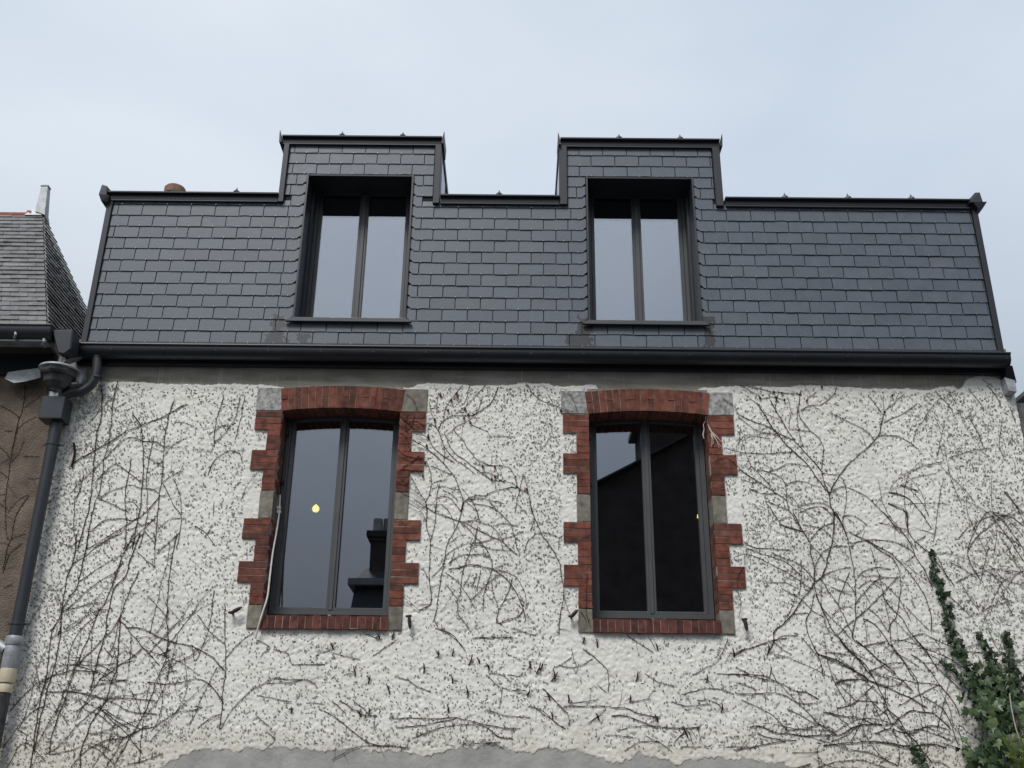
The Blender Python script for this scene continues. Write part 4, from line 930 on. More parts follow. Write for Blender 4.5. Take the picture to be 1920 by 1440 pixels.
V3 = (conv(750, 700, 5.538), """645,120 530,280 470,350 455,480; 890,120 790,230 680,340 590,410; 1020,140 960,290 860,370 760,430 650,430 540,440 450,490 410,560 400,600; 855,260 800,400 720,480 660,510 580,560 490,640;
280,520 370,550 430,670 460,760 540,860 600,910; 460,620 490,680 530,780 600,850 700,920 770,980 850,1040 940,1100; 560,590 640,680 720,800 790,890 870,920 930,955; 740,535 850,580 910,600 940,650 1180,655;
150,630 290,670 340,760 460,860 560,920; 130,700 280,780 380,870 460,940 540,1040 600,1140 650,1300 655,1340 630,1440; 760,935 830,950 980,955 1120,970 1170,1030 1200,1110 1240,1200 1330,1240 1355,1340 1370,1440;
940,1100 1080,1120 1180,1150 1240,1190; 660,1340 740,1280 900,1260 1000,1220 1120,1190 1230,1180; 1280,1040 1250,1160 1240,1200; 1280,1040 1320,1180; 1300,100 1370,190 1470,280 1560,315 1640,345 1720,390 1800,415; 1530,210 1590,310;
720,120 690,260 650,330; 270,920 310,1000 330,1150 310,1220 270,1340 280,1440; 330,1150 400,1115 490,1100; 330,1190 450,1170 560,1200 610,1200; 320,960 420,1000 530,1050; 850,1020 960,1040 1030,1100 1080,1130;
100,1200 190,1250 270,1340; 90,1040 150,1140 200,1240 260,1330; 410,1150 380,1300 370,1440; 1240,1210 1210,1340 1190,1440; 700,1310 850,1300 1000,1330 1070,1350; 640,1190 740,1310 800,1430; 370,1290 500,1290 580,1360 630,1430;
770,1350 900,1370 1000,1430; 440,1210 540,1260 600,1330; 0,440 120,560 290,680; 10,1100 100,1190; 0,1240 130,1300 270,1380; 30,980 200,890 330,880; 400,600 430,690; 460,760 455,940; 300,300 330,420 370,550; 395,200 380,420; 600,910 700,980 780,1050; 300,690 290,560; 0,1010 90,1010 240,1020; 60,220 150,290 170,390; 0,620 60,660 110,820; -60,560 20,640 100,600; -40,800 60,860 230,900; -30,1130 40,1170 100,1120; 20,480 90,520 170,500 260,560; 80,430 60,560 90,640; 150,430 130,540 60,600; 20,880 120,920 200,860; 1740,210 1800,280 1840,410""")
V4 = (conv(750, 940, 5.1417), """240,0 260,80 255,230 290,390 285,560 280,760 300,900 290,990 190,1050; 30,920 120,1000 190,1050; 140,0 270,70 370,120 480,155 570,190 660,220 760,280 900,350 990,390 1060,460 1130,515;
620,0 580,140 530,270 480,370 440,480 420,620 390,760 370,900 350,1050 335,1140 370,1205; 305,725 400,640 440,530 520,460 620,420 690,400 800,390 900,355; 470,600 520,550 620,515 720,510 830,510;
575,200 680,185 770,195 880,240 950,310 1000,390; 640,0 740,100 770,200; 700,0 770,180; 750,240 720,360 690,420 660,530 620,620 590,770 580,900 555,950 560,1050 590,1130 660,1220; 860,0 960,110 1060,210 1100,320 1130,460;
740,360 800,420 850,480 880,560 885,660 840,800 810,900 800,1060; 470,655 560,640 680,610 800,630 890,650 960,700 1060,780 1130,900 1190,1040 1210,1140; 680,950 760,880 850,780 950,710; 440,690 540,760 610,840 680,950 720,1030;
930,660 1050,690 1130,740 1190,850 1220,980 1210,1040; 1080,730 1070,800 1000,960 950,1040 930,1170 1040,1140 1150,1100 1190,1050; 880,770 900,880 940,1000 950,1040;
1250,0 1300,160 1360,300 1440,420 1530,570 1550,680 1570,800 1580,880 1550,1060 1530,1280; 1580,880 1600,1000 1640,1090; 1200,500 1240,370 1340,300 1440,310 1530,350 1580,335; 1260,290 1300,170; 700,1320 800,1310 960,1310 1080,1310;
340,1220 430,1240 520,1300 600,1400; 900,230 1000,215 1140,235; 700,430 760,420 900,460 1060,470; 990,355 1100,320 1190,290; 490,400 560,330 640,320; 350,0 340,200 290,390; 80,20 200,100 250,190; 400,30 500,140 520,290; 600,210 700,310 750,370; 690,820 740,700; 610,820 680,690; 740,860 780,660; 440,800 560,950; 1530,350 1530,470; 1000,960 1120,920; 1190,1050 1120,980; 1740,1060 1800,1150; 1800,700 1800,1050 1840,1210; 280,760 240,680 200,650; 530,480 480,620""")
V5 = (conv(1340, 720, 5.0526), """400,180 480,300 560,430 680,570 760,650 890,770 980,900 1080,1050 1110,1180 1190,1300 1240,1415; 530,150 600,290 690,430 760,540 870,660 1000,810 1040,940 1085,1050; 1090,1050 1130,950 1220,810 1340,690 1460,590 1550,490 1580,380 1600,300;
1600,300 1530,200 1460,110; 1600,300 1600,150; 1610,250 1720,160 1800,90; 1600,360 1720,310 1830,250 1920,175; 1090,275 1220,330 1360,400 1450,460 1520,530; 1560,490 1680,485 1790,515 1920,605; 240,290 380,360 500,400 600,460 740,530;
220,300 330,390 430,450 580,480; 230,550 270,490 400,475 520,465 600,490; 520,520 440,500 330,500 260,530; 90,610 180,640 320,650 460,660 580,650 740,640; 260,560 290,650 330,740 400,830 470,900 530,970;
220,790 330,870 440,940 560,1020 680,1100 700,1180 760,1270 820,1360 840,1415; 520,825 600,800 700,755 800,760 880,780; 370,740 460,750 550,810; 400,805 520,835 600,870 660,930 680,1010 680,1100; 680,950 760,920 840,920 920,950 1010,980;
820,50 800,180 800,290 880,410 980,510 1025,580 1030,680 1010,800; 810,250 900,205 1010,190 1110,110 1160,30; 690,120 720,270 700,420; 700,425 800,430 900,450; 780,200 790,420 840,590; 290,150 340,140 420,210; 250,20 400,90 450,140;
240,10 400,40 560,75 680,85 830,95; 330,995 440,1030 600,1040; 480,1105 600,1150 710,1200; 680,1040 760,1090 790,1160 795,1310; 790,1160 900,1130 1000,1120 1100,1170; 800,1220 930,1160 1030,1160 1120,1250;
1110,1020 1170,980 1240,975 1340,1010 1460,1080 1560,1180 1660,1280 1750,1410; 1200,880 1240,960 1245,1160 1210,1300; 1200,1260 1270,1240 1360,1270 1450,1340; 490,1130 560,1220 640,1340 720,1360 830,1400; 1770,955 1860,980 1920,1010;
1650,1020 1810,1070 1920,1160; 1640,1130 1740,1170 1820,1220 1830,1330 1840,1415; 1550,1310 1680,1340 1820,1375; 1130,1180 1135,1415; 960,1400 1020,1350 1140,1310; 240,520 210,600 190,680; 245,400 235,540; 480,280 620,340; 570,230 600,110; 0,740 100,700 220,790; 60,130 180,220 240,300; 250,900 360,940 440,930; 870,155 960,70; 1030,850 1160,855; 430,140 560,120 660,150""")
V6 = (conv(1360, 960, 4.5), """570,0 640,130 710,260 720,340 750,470 750,600 770,700 830,850 900,980 1000,1110 1110,1230 1250,1400; 930,0 990,100 1040,260 1075,450 1095,600 1100,800 1095,930 1075,1060 1180,1140 1290,1240 1440,1360;
920,0 910,200 880,330 820,530 750,610 650,740 560,870 470,960 405,1010 410,1090 350,1210; 400,0 470,100 560,130 650,170; 650,105 790,130 870,170 900,220; 920,90 800,130 720,240; 150,260 260,300 400,310 545,320;
80,385 180,355 290,390 410,450 540,520 620,580 740,650; 160,300 300,350 440,390 560,460 640,540; 390,345 500,390 600,430 680,490 740,560; 320,590 420,590 520,600 620,640; 480,640 570,700 660,750 760,850 830,890; 820,530 940,490 1060,465;
750,460 820,340 900,300 1030,285; 720,280 800,350 840,420; 1070,300 1090,260 1180,235 1330,240 1440,255 1540,300 1600,360; 1180,235 1300,310 1410,390 1460,480 1480,610 1470,720 1450,860 1400,940 1380,1010;
1080,185 1230,260 1380,340 1500,450 1590,560 1680,700 1730,850 1740,1000; 1340,0 1440,120 1540,230 1600,360 1680,490 1750,640; 1520,0 1540,160 1600,240 1700,330; 1650,0 1740,130; 1110,550 1200,480 1300,465 1400,480; 1150,540 1300,540 1460,560;
1100,780 1170,680 1260,590 1340,550; 1100,900 1200,820 1300,710 1380,630 1460,540; 950,1030 1010,970 1090,910; 800,560 860,650 960,800 1020,920 1080,1060; 760,690 800,780 880,880 970,970 1060,1060;
710,850 680,900 690,1010 730,1100 780,1190 900,1250 1050,1320 1200,1400; 750,680 730,780 710,850; 930,560 1030,600 1090,670; 890,630 1000,680 1070,700; 1160,900 1230,920 1310,1000 1380,1100 1480,1230 1600,1420;
1320,690 1400,810 1490,900 1580,1040 1700,1180 1800,1340; 1340,600 1430,690 1500,780 1560,920; 1530,800 1640,920 1720,990; 1210,810 1280,870 1340,960 1380,1010; 570,860 700,850; 520,890 580,760 590,690; 1190,1120 1280,1105 1370,1085;
1160,900 1190,1000 1190,1110; 900,870 980,810 1070,790; 960,800 970,690 1050,500; 640,1060 740,1170 800,1260 830,1370; 0,1370 120,1370 250,1390 380,1420; 60,1210 160,1160 270,1130 400,1080 520,1060; 840,1180 960,1190 1080,1210;
940,1430 1020,1410 1180,1420; 150,330 160,440 100,560 110,700; 90,660 130,780 110,900; 640,400 640,560 620,700; 1600,360 1520,420; 1790,380 1890,580; 1600,260 1690,200; 1240,590 1310,640; 1130,640 1220,580 1300,600; 1220,760 1160,650; 410,1090 500,1170 560,1200; 620,1040 500,1040 410,1090""")
V7 = (conv(1640, 700, 3.6), """90,875 170,910 215,945 225,1100; 95,800 210,830 300,920 385,1045; 180,755 300,800; 300,1050 410,1085; 720,1400 660,1310 630,1230 640,1150 700,1020 760,935 860,950 960,990 1000,1030; 720,1400 740,1290 770,1160;
870,790 940,870 1000,940; 790,960 840,1030 900,1110 960,1190 1008,1270; 840,1090 900,1180 960,1280; 410,120 480,190 530,250; 500,110 550,210; 640,120 700,180 740,250; 760,80 820,150 855,230; 630,290 690,380 730,490; 855,340 845,480 870,570;
915,230 950,330; 500,1270 600,1320 690,1380; 340,1180 440,1300 540,1430; 860,960 930,1010 1000,1100; 900,1330 1000,1340; 820,1060 900,1100 990,1160; 720,40 800,90; 690,1000 660,1060; 900,1440 950,1360 1008,1330; 880,800 960,900 1008,1010; 800,940 870,1000 940,1090 1008,1190; 930,870 1008,960; 860,1180 940,1270 1008,1350; 820,1340 900,1400 1008,1430""")
V8 = (conv(1380, 1200, 4.571), """0,295 130,300 230,300 290,330 400,380 500,430 600,450 710,500; 0,460 180,460 330,450 440,480 540,540 660,540; 0,375 70,380 170,430; 50,515 180,570 290,630 370,700 440,770; 440,585 560,650 700,720 800,755;
740,620 880,640 1060,670 1160,710 1330,720 1410,660 1500,610 1640,620 1720,650 1840,760; 750,615 840,640 960,720; 110,745 200,735 340,790 460,800 590,820 720,815 880,815 960,770 1040,730 1250,720; 180,790 240,825 380,850 520,860;
420,770 580,760 730,720; 0,945 120,920 280,885 430,870; 750,910 880,890 1000,880 1180,870 1330,880 1480,910 1650,890 1800,920; 700,1097 800,1060 960,1030 1080,1030 1180,1060 1280,1097; 480,960 580,970 720,945;
850,385 920,340 1050,340 1160,350 1270,390 1400,380 1430,340; 890,0 1000,120 1120,220 1200,370 1260,470 1300,580 1380,660 1450,770 1560,900 1680,1050; 1030,0 1160,110 1270,230 1400,320 1520,440; 1330,30 1440,180 1540,330 1580,470 1610,600;
1540,0 1640,120 1760,270 1920,420; 1500,120 1640,230 1740,380 1860,520 1920,640; 640,0 720,170 740,300; 700,120 840,160 960,220 1060,290 1190,370 1330,420 1480,490 1640,580; 1100,50 1280,15; 970,370 990,600 1010,720; 1085,740 1085,930;
1280,400 1280,580 1330,720; 0,100 120,70 270,20; 0,230 110,290; 520,430 590,560; 820,870 940,820 1040,740; 980,940 1120,960 1250,1010 1390,1080; 1140,270 1300,200 1420,190; 1680,1050 1780,1060 1840,1097; 1200,800 1320,760 1480,800 1640,740 1800,760; 1400,560 1500,500 1620,440 1740,380; 1640,720 1640,980; 1350,760 1400,960 1390,1080; 1000,560 1080,480 1180,380; 860,580 960,560 1080,520 1220,540; 1600,480 1700,540 1800,620 1860,760 1900,900; 1480,800 1560,760 1700,800 1840,860; 260,640 280,700; 700,920 710,1090; 610,720 610,800; 860,560 870,620; 1180,580 1190,650 1300,590; 290,330 300,240; 220,380 240,300; 340,380 340,450; 250,460 255,530; 430,700 430,800; 500,1097 640,1060""")
V9 = (conv(480, 1160, 3.3103), """0,130 90,175 40,215; 110,190 200,220 220,285 300,280 430,285; 380,205 480,210 560,235 650,255; 0,430 100,370 200,375 330,385 380,430; 60,400 200,395 290,380; 0,475 110,495 220,515; 310,520 420,525; 520,510 600,560 680,600 750,605;
470,510 560,590; 415,565 500,620 600,700 700,770 820,790 940,795; 470,880 570,820 650,790 830,790; 830,620 960,615 1120,620 1220,610 1350,640 1450,660 1540,680 1640,675; 870,675 1000,665 1140,640 1240,620;
965,740 1080,700 1200,665 1350,655 1440,675 1500,730 1600,745; 1280,775 1430,770 1520,765; 860,360 940,380 1000,420 1090,455; 1430,350 1530,430 1680,445; 1530,430 1510,560; 1360,120 1590,118; 1120,60 1220,110 1300,200; 1430,560 1560,605 1700,615;
1690,545 1760,560 1840,630 1920,680; 1780,430 1840,490 1920,580; 1580,60 1740,100; 740,220 860,140; 680,90 760,130; 600,500 700,590; 1450,340 1540,350 1580,400; 1560,350 1640,355 1660,330; 0,600 80,670; 940,795 950,740; 740,600 730,700; 60,700 120,750 70,795""")
V10 = (conv(1000, 1160, 3.2), """160,285 260,290 360,240; 230,180 240,240 270,300 250,330; 300,180 420,280 450,330 450,440; 60,420 130,490 210,580 220,630; 0,525 100,600 190,660; 180,525 400,525 560,540 640,570 760,590; 470,580 560,585 720,640 830,655 1000,655; 500,670 660,640 740,645;
670,330 760,385 860,405; 560,100 640,150 720,200; 690,110 740,190; 960,340 1040,290 1110,250 1170,120; 890,455 1000,425 1110,420 1200,450; 830,495 900,520 1060,515; 980,490 1080,495 1130,540; 430,695 600,710; 850,740 920,670 960,750; 670,700 760,745 830,800;
900,770 1010,765; 1150,765 1290,765; 1100,330 1300,335; 580,500 700,480; 210,510 380,490; 330,630 440,540; 1200,220 1280,180; 550,790 640,740 760,740; 390,400 440,440; 120,300 230,235""")
STUB9 = "610,330;820,440;700,380;1220,210;1130,220;1330,260;1380,260;1440,300;1700,290;1770,300;1215,380;1310,455;1850,350;1690,460;220,570;1190,560;640,590;700,575;850,100;470,170;760,110;1040,310"
STUB10 = "30,300;125,350;210,480;620,350;1040,360;385,590;580,480;740,600;915,690;110,580;90,470;300,130;1200,210;1410,180;1130,540;380,150;740,170"

def hug(p):
    """depth of the surface under a stem: brick surrounds stand proud of the coat"""
    return -.0175 if any(a - .235 < p.x < b + .235 and 2.96 < p.z < 5.02 for a, b in WIN) else -.0008
def allowed_wall(p):
    """keep stems off the panes"""
    return not any(a - .0 < p.x < b + .0 and 3.1 < p.z < 4.8 for a, b in WIN)
twig_rg = random.Random(21)
def grow(m, pts, r0_, dens=1.0):
    """spurs, buds and side twigs along a stem"""
    d_acc = 0; nxt = .02
    for i in range(1, len(pts) - 1):
        d_acc += (pts[i] - pts[i - 1]).length
        if d_acc < nxt: continue
        d_acc = 0; nxt = twig_rg.uniform(.016, .045)
        t = (pts[i + 1] - pts[i - 1]).normalized(); side = Vector((-t.z, 0, t.x)) * twig_rg.choice((-1, 1))
        u = twig_rg.random()
        if u < .78:
            l = twig_rg.uniform(.009, .022); e = pts[i] + (side * .8 + t * twig_rg.uniform(-.5, .7)).normalized() * l; e.y -= twig_rg.uniform(0, .006)
            m.tube([pts[i], e], [r0_ * .95, r0_ * .6], 4)
        elif u < .78 + .09 * dens:
            l = twig_rg.uniform(.05, .17); d_ = (side + t * twig_rg.uniform(.1, 1.2)).normalized(); c = twig_rg.uniform(-3, 3); q = [pts[i]]
            n = 5
            for k in range(n):
                d_ = (d_ + Vector((-d_.z, 0, d_.x)) * c * l / n + Vector((twig_rg.uniform(-.16, .16), 0, twig_rg.uniform(-.16, .16)))).normalized()
                q.append(q[-1] + d_ * l / n)
            if all(allowed_wall(v) for v in q): m.tube(q, [r0_ * .6 * (1 - .11 * k) for k in range(n + 1)], 4)
def creeper(label, sets, base, rscale=1.0, dens=1.0, group='bare creeper stems on the walls', Y=-.004):
    t = thing('creeper', label, 'creeper', base, group); tw = MB()
    for cv, s in sets:
        for ln in PL(s):
            q = [P(x, y, Y) for x, y in cv(ln)]
            pts = smooth_path(q, .028)
            L_ = sum((a - b).length for a, b in zip(pts, pts[1:]))
            if L_ < .05: continue
            r = (.0021 + .0015 * min(1, L_ / 1.3)) * rscale * twig_rg.uniform(.85, 1.15)
            ph = twig_rg.random() * 9
            pts = [p + Vector((mnoise.noise((p.x * 13 + ph, p.z * 13, 0)) * .009, hug(p) - p.y + mnoise.noise((p.x * 7, p.z * 7, ph)) * .0006 - r * .75, mnoise.noise((p.x * 13, p.z * 13 + ph, 4)) * .009)) for p in pts]
            n = len(pts); over = [p for p in pts if not allowed_wall(p)]
            if len(over) > n * .3: continue
            rad = [r * (.8 + .2 * abs(2 * k / max(1, n - 1) - 1)) * (1 + .35 * mnoise.noise((k * 1.3, ph, 2))) for k in range(n)]
            MB().tube(pts, rad, 5).build('stem', 'stem', t, smooth=True)
            grow(tw, pts, r, dens)
    if tw.v: tag(tw.build('twigs', 'stem', t), None, None, kind='stuff')
    return t
cl_t = creeper('bare brown creeper fanning over the white wall left of both windows', [V1, V2], (-3.2, 0, 1.9), 1.0, .9)
cm_t = creeper('bare creeper with dried buds between the two brick framed windows', [V3, V4], (-.2, 0, 2.9), 1.0, 1.1)
cr_t = creeper('bare creeper spreading up the white wall right of the right brick window', [V5, V6, V7], (2.6, 0, 2.4), 1.0, .9)
cd_t = creeper('dense tangle of dead creeper low on the wall beside the ivy', [V8], (3, 0, 1.9), 1.05, 1.3)
ce_t = creeper('cut creeper remnants scattered under the two brick framed windows', [V9, V10], (0, 0, 2.2), 1.0, 1.2)
st = MB()
for cv, s in ((conv(480, 1160, 3.3103), STUB9), (conv(1000, 1160, 3.2), STUB10)):
    for ln in PL(s):
        (x, y), = cv(ln); p = P(x, y, -.008); a = twig_rg.uniform(.9, 2.2); l = twig_rg.uniform(.025, .05)
        d_ = Vector((math.cos(a) * l, -.012, math.sin(a) * l)); MB().tube([p - d_ * .8, p + Vector((.006, -.006, 0)), p + d_], [.004, .0065, .003], 5).build('stub', 'stem', ce_t, smooth=True)
        for _ in range(twig_rg.randint(2, 4)):
            a2 = twig_rg.uniform(0, 6.28); l2 = twig_rg.uniform(.02, .06); m2 = p + Vector((math.cos(a2) * l2 * .5, -.004, math.sin(a2) * l2 * .5)); a2 += twig_rg.uniform(-.7, .7)
            st.tube([p, m2, m2 + Vector((math.cos(a2) * l2 * .5, .003, math.sin(a2) * l2 * .5))], [.0022, .0018, .0012], 4)
tag(st.build('stub_tufts', 'stem', ce_t), None, None, kind='stuff')
# extra tangle in the lower corners
def tangle(parent, box, n, ang0, seed):
    rg = random.Random(seed); m = MB()
    for _ in range(n):
        q = P(rg.uniform(box[0], box[2]), rg.uniform(box[1], box[3]), -.003); a = R(rg.gauss(ang0, 38)); l = rg.uniform(.25, .8); c = rg.uniform(-1.6, 1.6); pts = [q]
        k = int(l / .03)
        for i in range(k):
            a += c * .03 + rg.uniform(-.14, .14); pts.append(pts[-1] + Vector((math.cos(a) * .03, rg.uniform(-.001, .001), math.sin(a) * .03)))
        if all(allowed_wall(v) for v in pts) and all(WX0 < v.x < WX1 for v in pts):
            r = rg.uniform(.0018, .0028); m.tube(pts, [r * (1 - .4 * i / k) for i in range(k + 1)], 4); grow(m, pts, r, 1)
    tag(m.build('fine_twigs', 'stem', parent), None, None, kind='stuff')
tangle(cl_t, (20, 1180, 330, 1450), 38, 65, 1)
tangle(cd_t, (1560, 1180, 1900, 1450), 44, 130, 2)
tangle(cr_t, (1700, 820, 1910, 1180), 26, 120, 3)
for px, py in ((840, 770), (815, 787), (872, 767), (882, 793), (858, 744), (846, 750), (800, 836), (797, 868), (803, 818), (905, 875), (928, 876), (928, 894), (922, 899), (1052, 770), (870, 784), (878, 778), (826, 741), (988, 918), (793, 893), (856, 738)):
    p = P(px, py, -.012); MB().lathe([(0, -.014), (.009, -.008), (.010, .004), (.004, .016), (0, .018)], p, 6).build('dried_bud', 'bud', cm_t, smooth=True)
for px, py in ((1425, 746), (1455, 745), (1471, 750), (1451, 735), (1466, 737), (1513, 751), (1541, 725), (1673, 742), (1659, 773)):
    p = P(px, py, -.012); MB().lathe([(0, -.012), (.009, -.006), (.010, .004), (.004, .012), (0, .014)], p, 6).build('dried_bud', 'stem', cr_t, smooth=True)
NW = (conv(0, 800, 4.5), """150,0 100,200 80,330 50,560 50,850 60,960; 240,580 130,750 100,900 60,1040 20,1200; 0,160 80,260; 200,120 160,220 100,300; 0,380 70,430; 240,440 300,440 330,430; 60,730 150,620 240,570; 20,1230 90,1060 190,980; 100,940 210,900; 0,980 70,990; 20,1360 100,1330; 190,250 330,250; 0,640 60,700""")
creeper('thin bare creeper on the brown wall of the left neighbour', [NW, (conv(0, 620, 6.546), "300,660 290,900 240,1060 180,1300 160,1440; 0,910 120,980 230,1060; 280,950 400,870 490,800; 230,1190 330,1110 440,1050; 60,1220 150,1230")], (-4.0, 0, 3), .85, 1.0)

# dark flecks painting the shade of the roughcast's pits: beyond counting
rgf = random.Random(77); fl = MB(); nfl = 0
while nfl < 21000:
    x, z = rgf.uniform(WX0 + .03, WX1 - .02), rgf.uniform(1.95, 5.06)
    e = min(abs(x - WX0), abs(x - WX1))
    dn = .48 + .7 * mnoise.noise((x * .9, z * .9, 8)) + .35 * mnoise.noise((x * 4, z * 4, 3)) + .6 * max(0, 1 - e / .8)
    if rgf.random() > dn: continue
    if any(a - .235 < x < b + .235 and 2.96 < z < 5.02 for a, b in WIN) and not (any((a - .2 < x < a - .11 or b + .11 < x < b + .2) and any(n0 + .01 < z < n1 - .01 for n0, n1 in NARROW) for a, b in WIN)): continue
    if z > min((p[1] for p in tp if abs(p[0] - x) < .06), default=5.0) - .02 or (z < 2.15 and -2.6 < x < 2.2): continue
    nfl += 1
    a = rgf.uniform(0, 6.28); l = rgf.uniform(.006, .020) if rgf.random() < .93 else rgf.uniform(.02, .045); w = rgf.uniform(.0024, .0058); c = rgf.uniform(-1.4, 1.4)
    p = Vector((x, -.0022, z)); b0 = len(fl.v); n = 4
    for k in range(n):
        s = k / (n - 1); wd = w * (.35 + 1.0 * math.sin(math.pi * min(.95, s + .1))) * rgf.uniform(.7, 1.3); nx = Vector((-math.sin(a), 0, math.cos(a)))
        fl.v += [p + nx * wd + Vector((0, .0012, 0)), p + Vector((0, -.0022, 0)), p - nx * wd + Vector((0, .0012, 0))]
        a += c / n; p = p + Vector((math.cos(a), 0, math.sin(a))) * l / n
    for k in range(n - 1):
        q = b0 + k * 3; fl.f += [[q, q + 1, q + 4, q + 3], [q + 1, q + 2, q + 5, q + 4]]
tag(fl.build('pit_shade_flecks', 'pit_shade'), 'small dark flecks painted as shaded pits all over the white roughcast', 'pit_shade', kind='stuff')

# ------------------------------------------------------------------ ivy
ivy = thing('ivy', 'green ivy climbing the white wall in the lower right corner', 'ivy', (3.6, -.05, 1.9))
def leaf_mesh(seed):
    rg = random.Random(seed); o = [(0, -.1)]
    lob = [(-.30, -.16), (-.52, .02), (-.34, .22), (-.42, .52), (-.16, .52), (0, 1.0), (.16, .52), (.42, .52), (.34, .22), (.52, .02), (.30, -.16)]
    o += [(x * rg.uniform(.85, 1.15), y * rg.uniform(.9, 1.1)) for x, y in lob]
    m = MB(); m.v = [Vector((0, -.10, .30))] + [Vector((x, abs(x) * .18 - .08 + rg.uniform(-.05, .05) - .10 * max(0, y - .5), y)) for x, y in o]
    n = len(o); m.f = [[0, 1 + i, 1 + (i + 1) % n] for i in range(n)]
    return m
LM = [leaf_mesh(i).mesh('leaf', 'leaf', True) for i in range(7)]
runs = [([(1742, 1034), (1752, 1070), (1762, 1110), (1775, 1165), (1795, 1220), (1820, 1262), (1850, 1310)], (.04, .062), (.014, .045), 130),
        ([(1832, 1188), (1850, 1225), (1862, 1255), (1870, 1290)], (.042, .06), (.018, .03), 40),
        ([(1880, 1186), (1890, 1220), (1892, 1255), (1905, 1300)], (.042, .06), (.018, .03), 46),
        ([(1766, 1238), (1790, 1262), (1822, 1292)], (.035, .05), (.014, .022), 34),
        ([(1711, 1400), (1722, 1418), (1738, 1445)], (.045, .06), (.02, .03), 24),
        ([(1810, 1405), (1830, 1425), (1850, 1445)], (.045, .06), (.03, .03), 24)]
leaves = []
rgi = random.Random(5)
for pl, (s0, s1), (w0, w1), cnt in runs:
    pts = smooth_path([P(x, y, -.012) for x, y in pl], .02)
    MB().tube(pts, .006, 5).build('stem', 'stem', ivy, smooth=True)
    for k in range(cnt):
        u = (k + rgi.random()) / cnt; i = min(len(pts) - 1, int(u * len(pts))); wd = w0 + (w1 - w0) * u
        leaves.append((pts[i] + Vector((rgi.gauss(0, wd), -.015 - rgi.random() * (.02 + .05 * u), rgi.gauss(0, .012))), rgi.uniform(s0, s0 + (s1 - s0) * (.4 + .6 * u)), 0))
mass = [(1845, 1300, 26, 22), (1880, 1320, 34, 24), (1860, 1350, 30, 26), (1900, 1350, 26, 30), (1870, 1395, 32, 28), (1840, 1330, 16, 16), (1905, 1300, 16, 26), (1890, 1420, 36, 24), (1865, 1275, 26, 18), (1850, 1420, 20, 24)]
for cx, cy, sx, sy in mass:
    for k in range(44):
        x, y = rgi.gauss(cx, sx * .75), rgi.gauss(cy, sy * .75)
        dpt = rgi.random() ** .8; p = P(x, y, -.02 - .16 * dpt * min(1, max(.15, (y - 1230) / 120)))
        leaves.append((p, rgi.uniform(.045, .08), 1))
leaves.sort(key=lambda t: -t[1] * (1.3 if t[0].y < -.08 else 1))
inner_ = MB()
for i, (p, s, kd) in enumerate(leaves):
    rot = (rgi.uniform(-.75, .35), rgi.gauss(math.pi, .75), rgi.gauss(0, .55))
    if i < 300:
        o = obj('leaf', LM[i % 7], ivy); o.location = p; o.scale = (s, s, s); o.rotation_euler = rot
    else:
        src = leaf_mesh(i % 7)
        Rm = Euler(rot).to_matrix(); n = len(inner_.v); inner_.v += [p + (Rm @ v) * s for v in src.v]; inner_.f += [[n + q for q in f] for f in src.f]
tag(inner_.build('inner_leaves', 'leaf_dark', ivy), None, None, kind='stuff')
for pl in ([(1850, 1310), (1868, 1360), (1880, 1450)], [(1905, 1300), (1898, 1350), (1890, 1450)], [(1870, 1290), (1874, 1340), (1878, 1400)]):
    MB().tube(smooth_path([P(x, y, -.02) for x, y in pl], .03), .009, 6).build('stem', 'stem', ivy, smooth=True)
MB().tube(smooth_path([P(x, y, -.24) for x, y in ((1893, 1300), (1897, 1330), (1906, 1370), (1918, 1400))], .03), .004, 5).build('pale_twig', 'rope', ivy)

# fern sprays in the corner
fe = thing('fern', 'feathery yellow green fern spray at the bottom right corner', 'fern', (3.75, -.2, 1.8))
rgp = random.Random(12)
for k in range(16):
    a = P(1915 + rgp.uniform(-8, 30), 1450 + rgp.uniform(-10, 30), -.22); e = P(1880 + rgp.uniform(0, 46), 1368 + rgp.uniform(0, 50), -.32)
    mid = (a + e) / 2 + Vector((0, -.03, .03)); pts = smooth_path([a, mid, e], .012); m = MB(); m.tube(pts, .0018, 4)
    for i in range(2, len(pts)):
        t_ = (pts[i] - pts[i - 1]).normalized(); sd_ = Vector((-t_.z, 0, t_.x)); l = .035 * (1 - i / len(pts) * .75)
        for sg in (-1, 1):
            tip = pts[i] + sd_ * sg * l + t_ * l * .7 + Vector((0, rgp.uniform(-.008, .008), 0)); w = t_ * .004
            n = len(m.v); m.v += [pts[i] - w, pts[i] + w, tip]; m.f += [[n, n + 1, n + 2]]
    m.build('frond', 'fern', fe)

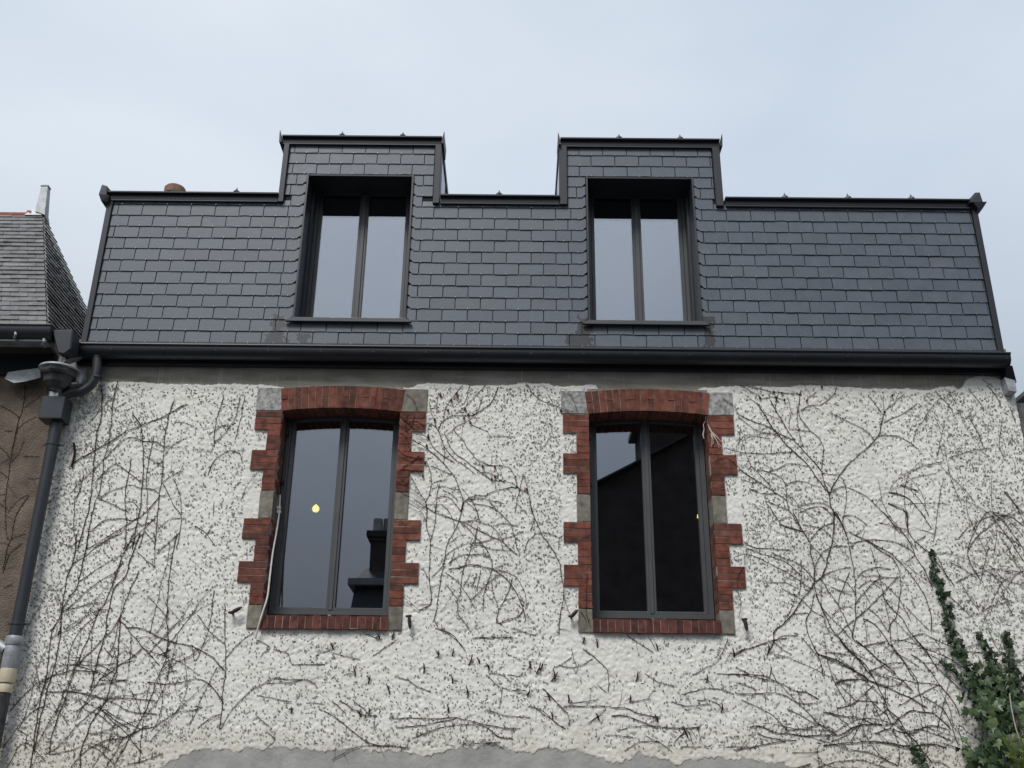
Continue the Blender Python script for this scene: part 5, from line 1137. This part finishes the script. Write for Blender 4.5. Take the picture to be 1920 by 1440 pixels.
# ------------------------------------------------------------------ houses across the street, seen mirrored in the panes
def MP(px, py, Yreal): return P(px, py, 2 * .24 - Yreal)      # where the mirrored sight line lands
def mx(px, py, Y): q = MP(px, py, Y); return q.x, q.z
Yo = -16.0
oh = thing('opposite_house', 'slate mansard house across the street, mirrored with its chimney in the left window', 'house', (2, Yo - 3, 0))
xl, ze = mx(652, 1140, Yo); _, zg = mx(655, 1098, Yo); _, zg2 = mx(655, 1086, Yo); _, zr_ = mx(692, 1057, Yo); xc0, _ = mx(690, 1010, Yo); xc1, _ = mx(735, 1010, Yo); _, zct = mx(700, 985, Yo)
x_end = mx(1090, 900, Yo)[0]
zw = ze - 1.0
MB().box(xl + .0, x_end, Yo - 7, Yo, -.1, zw).build('wall', 'dark_wall', oh)
m = MB(); m.quadbox([(xl - .02, Yo + .1, zw), (x_end, Yo + .1, zw), (x_end, Yo - 7, zw), (xl - .02, Yo - 7, zw), (xl + .09, Yo - .2, zg), (x_end, Yo - .2, zg), (x_end, Yo - 6.7, zg), (xl + .09, Yo - 6.7, zg)]); m.build('mansard', 'dark_slate', oh)
MB().box(xl - .05, x_end + .01, Yo - 7, Yo + .05, zg + .001, zg2).build('cornice', 'far_zinc', oh)
xr2 = mx(655, 1086, Yo)[0] + .1
m = MB(); m.quadbox([(xr2, Yo - .1, zg2 + .001), (x_end, Yo - .1, zg2 + .001), (x_end, Yo - 7, zg2 + .001), (xr2, Yo - 7, zg2 + .001), (xc0 - .1, Yo - .6, zr_), (x_end, Yo - .6, zr_), (x_end, Yo - 5, zr_), (xc0 - .1, Yo - 5, zr_)]); m.build('upper_roof', 'dark_slate', oh)
cw = xc1 - xc0 + .25
m = MB(); m.box(xc0, xc0 + cw, Yo - 1.4, Yo - .5, zr_ - .3, zct - .25); m.box(xc0 - .05, xc0 + cw + .05, Yo - 1.45, Yo - .45, zct - .249, zct - .15); m.box(xc0 - .1, xc0 + cw + .1, Yo - 1.5, Yo - .4, zct - .149, zct); m.build('chimney_stack', 'dark_wall', oh)
for k, (pp, mt) in enumerate(((710, 'pot_pale'), (729, 'far_zinc'), (748, 'terracotta'))):
    xp = mx(pp, 980, Yo - .9)[0]; MB().lathe([(.13, 0), (.12, .3), (.12, .42), (.10, .42), (.1, .1)], (xp, Yo - .9, zct + .001), 14).build('chimney_pot', mt, oh, smooth=True)
for k in range(4):
    MB().box(xl + 1.2 + 1.5 * k, xl + 2.2 + 1.5 * k, Yo - .01, Yo + .04, 3.2, 5.0).build('window', 'far_zinc', oh)
Y2 = -13.0
og = thing('opposite_building', 'tall dark gabled house across the street, mirrored in the right window', 'house', (8, Y2 - 3, 0))
ax, az_ = mx(1108, 915, Y2); bx_, bz_ = mx(1203, 866, Y2); zw2 = mx(1260, 795, Y2)[1]; sl = (bz_ - az_) / (bx_ - ax)
xa_, xb_ = ax - .3, ax + 7.0; zmid = az_ + sl * 4.5
MB().box(bx_, bx_ + 5, Y2 - 1.2, Y2 + .02, -.1, zw2).build('tall_wing', 'dark_wall', og)
MB().box(bx_ - .15, bx_ + 5.15, Y2 - 1.3, Y2 + .1, zw2 + .001, zw2 + .12).build('wing_cornice', 'dark_slate', og)
pr = [(xa_, -.1), (xb_ + 2, -.1), (xb_ + 2, az_ - .1), (ax + 4.5, zmid), (xa_, az_ - sl * .3)]
MB().prism_y(pr, Y2 - 8, Y2).build('wall', 'dark_wall', og)
rt = MB(); rt.quadbox([(xa_ - .2, Y2 + .2, az_ - sl * .5 + .005), (ax + 4.5, Y2 + .2, zmid + .005), (ax + 4.5, Y2 - 8.2, zmid + .005), (xa_ - .2, Y2 - 8.2, az_ - sl * .5 + .005), (xa_ - .2, Y2 + .2, az_ - sl * .5 + .05), (ax + 4.5, Y2 + .2, zmid + .05), (ax + 4.5, Y2 - 8.2, zmid + .05), (xa_ - .2, Y2 - 8.2, az_ - sl * .5 + .05)]); rt.build('roof', 'dark_slate', og)
for k in range(2):
    MB().box(ax + 2 + 2 * k, ax + 3 + 2 * k, Y2 - .01, Y2 + .07, 3.4, 5.2).build('window', 'far_zinc', og)
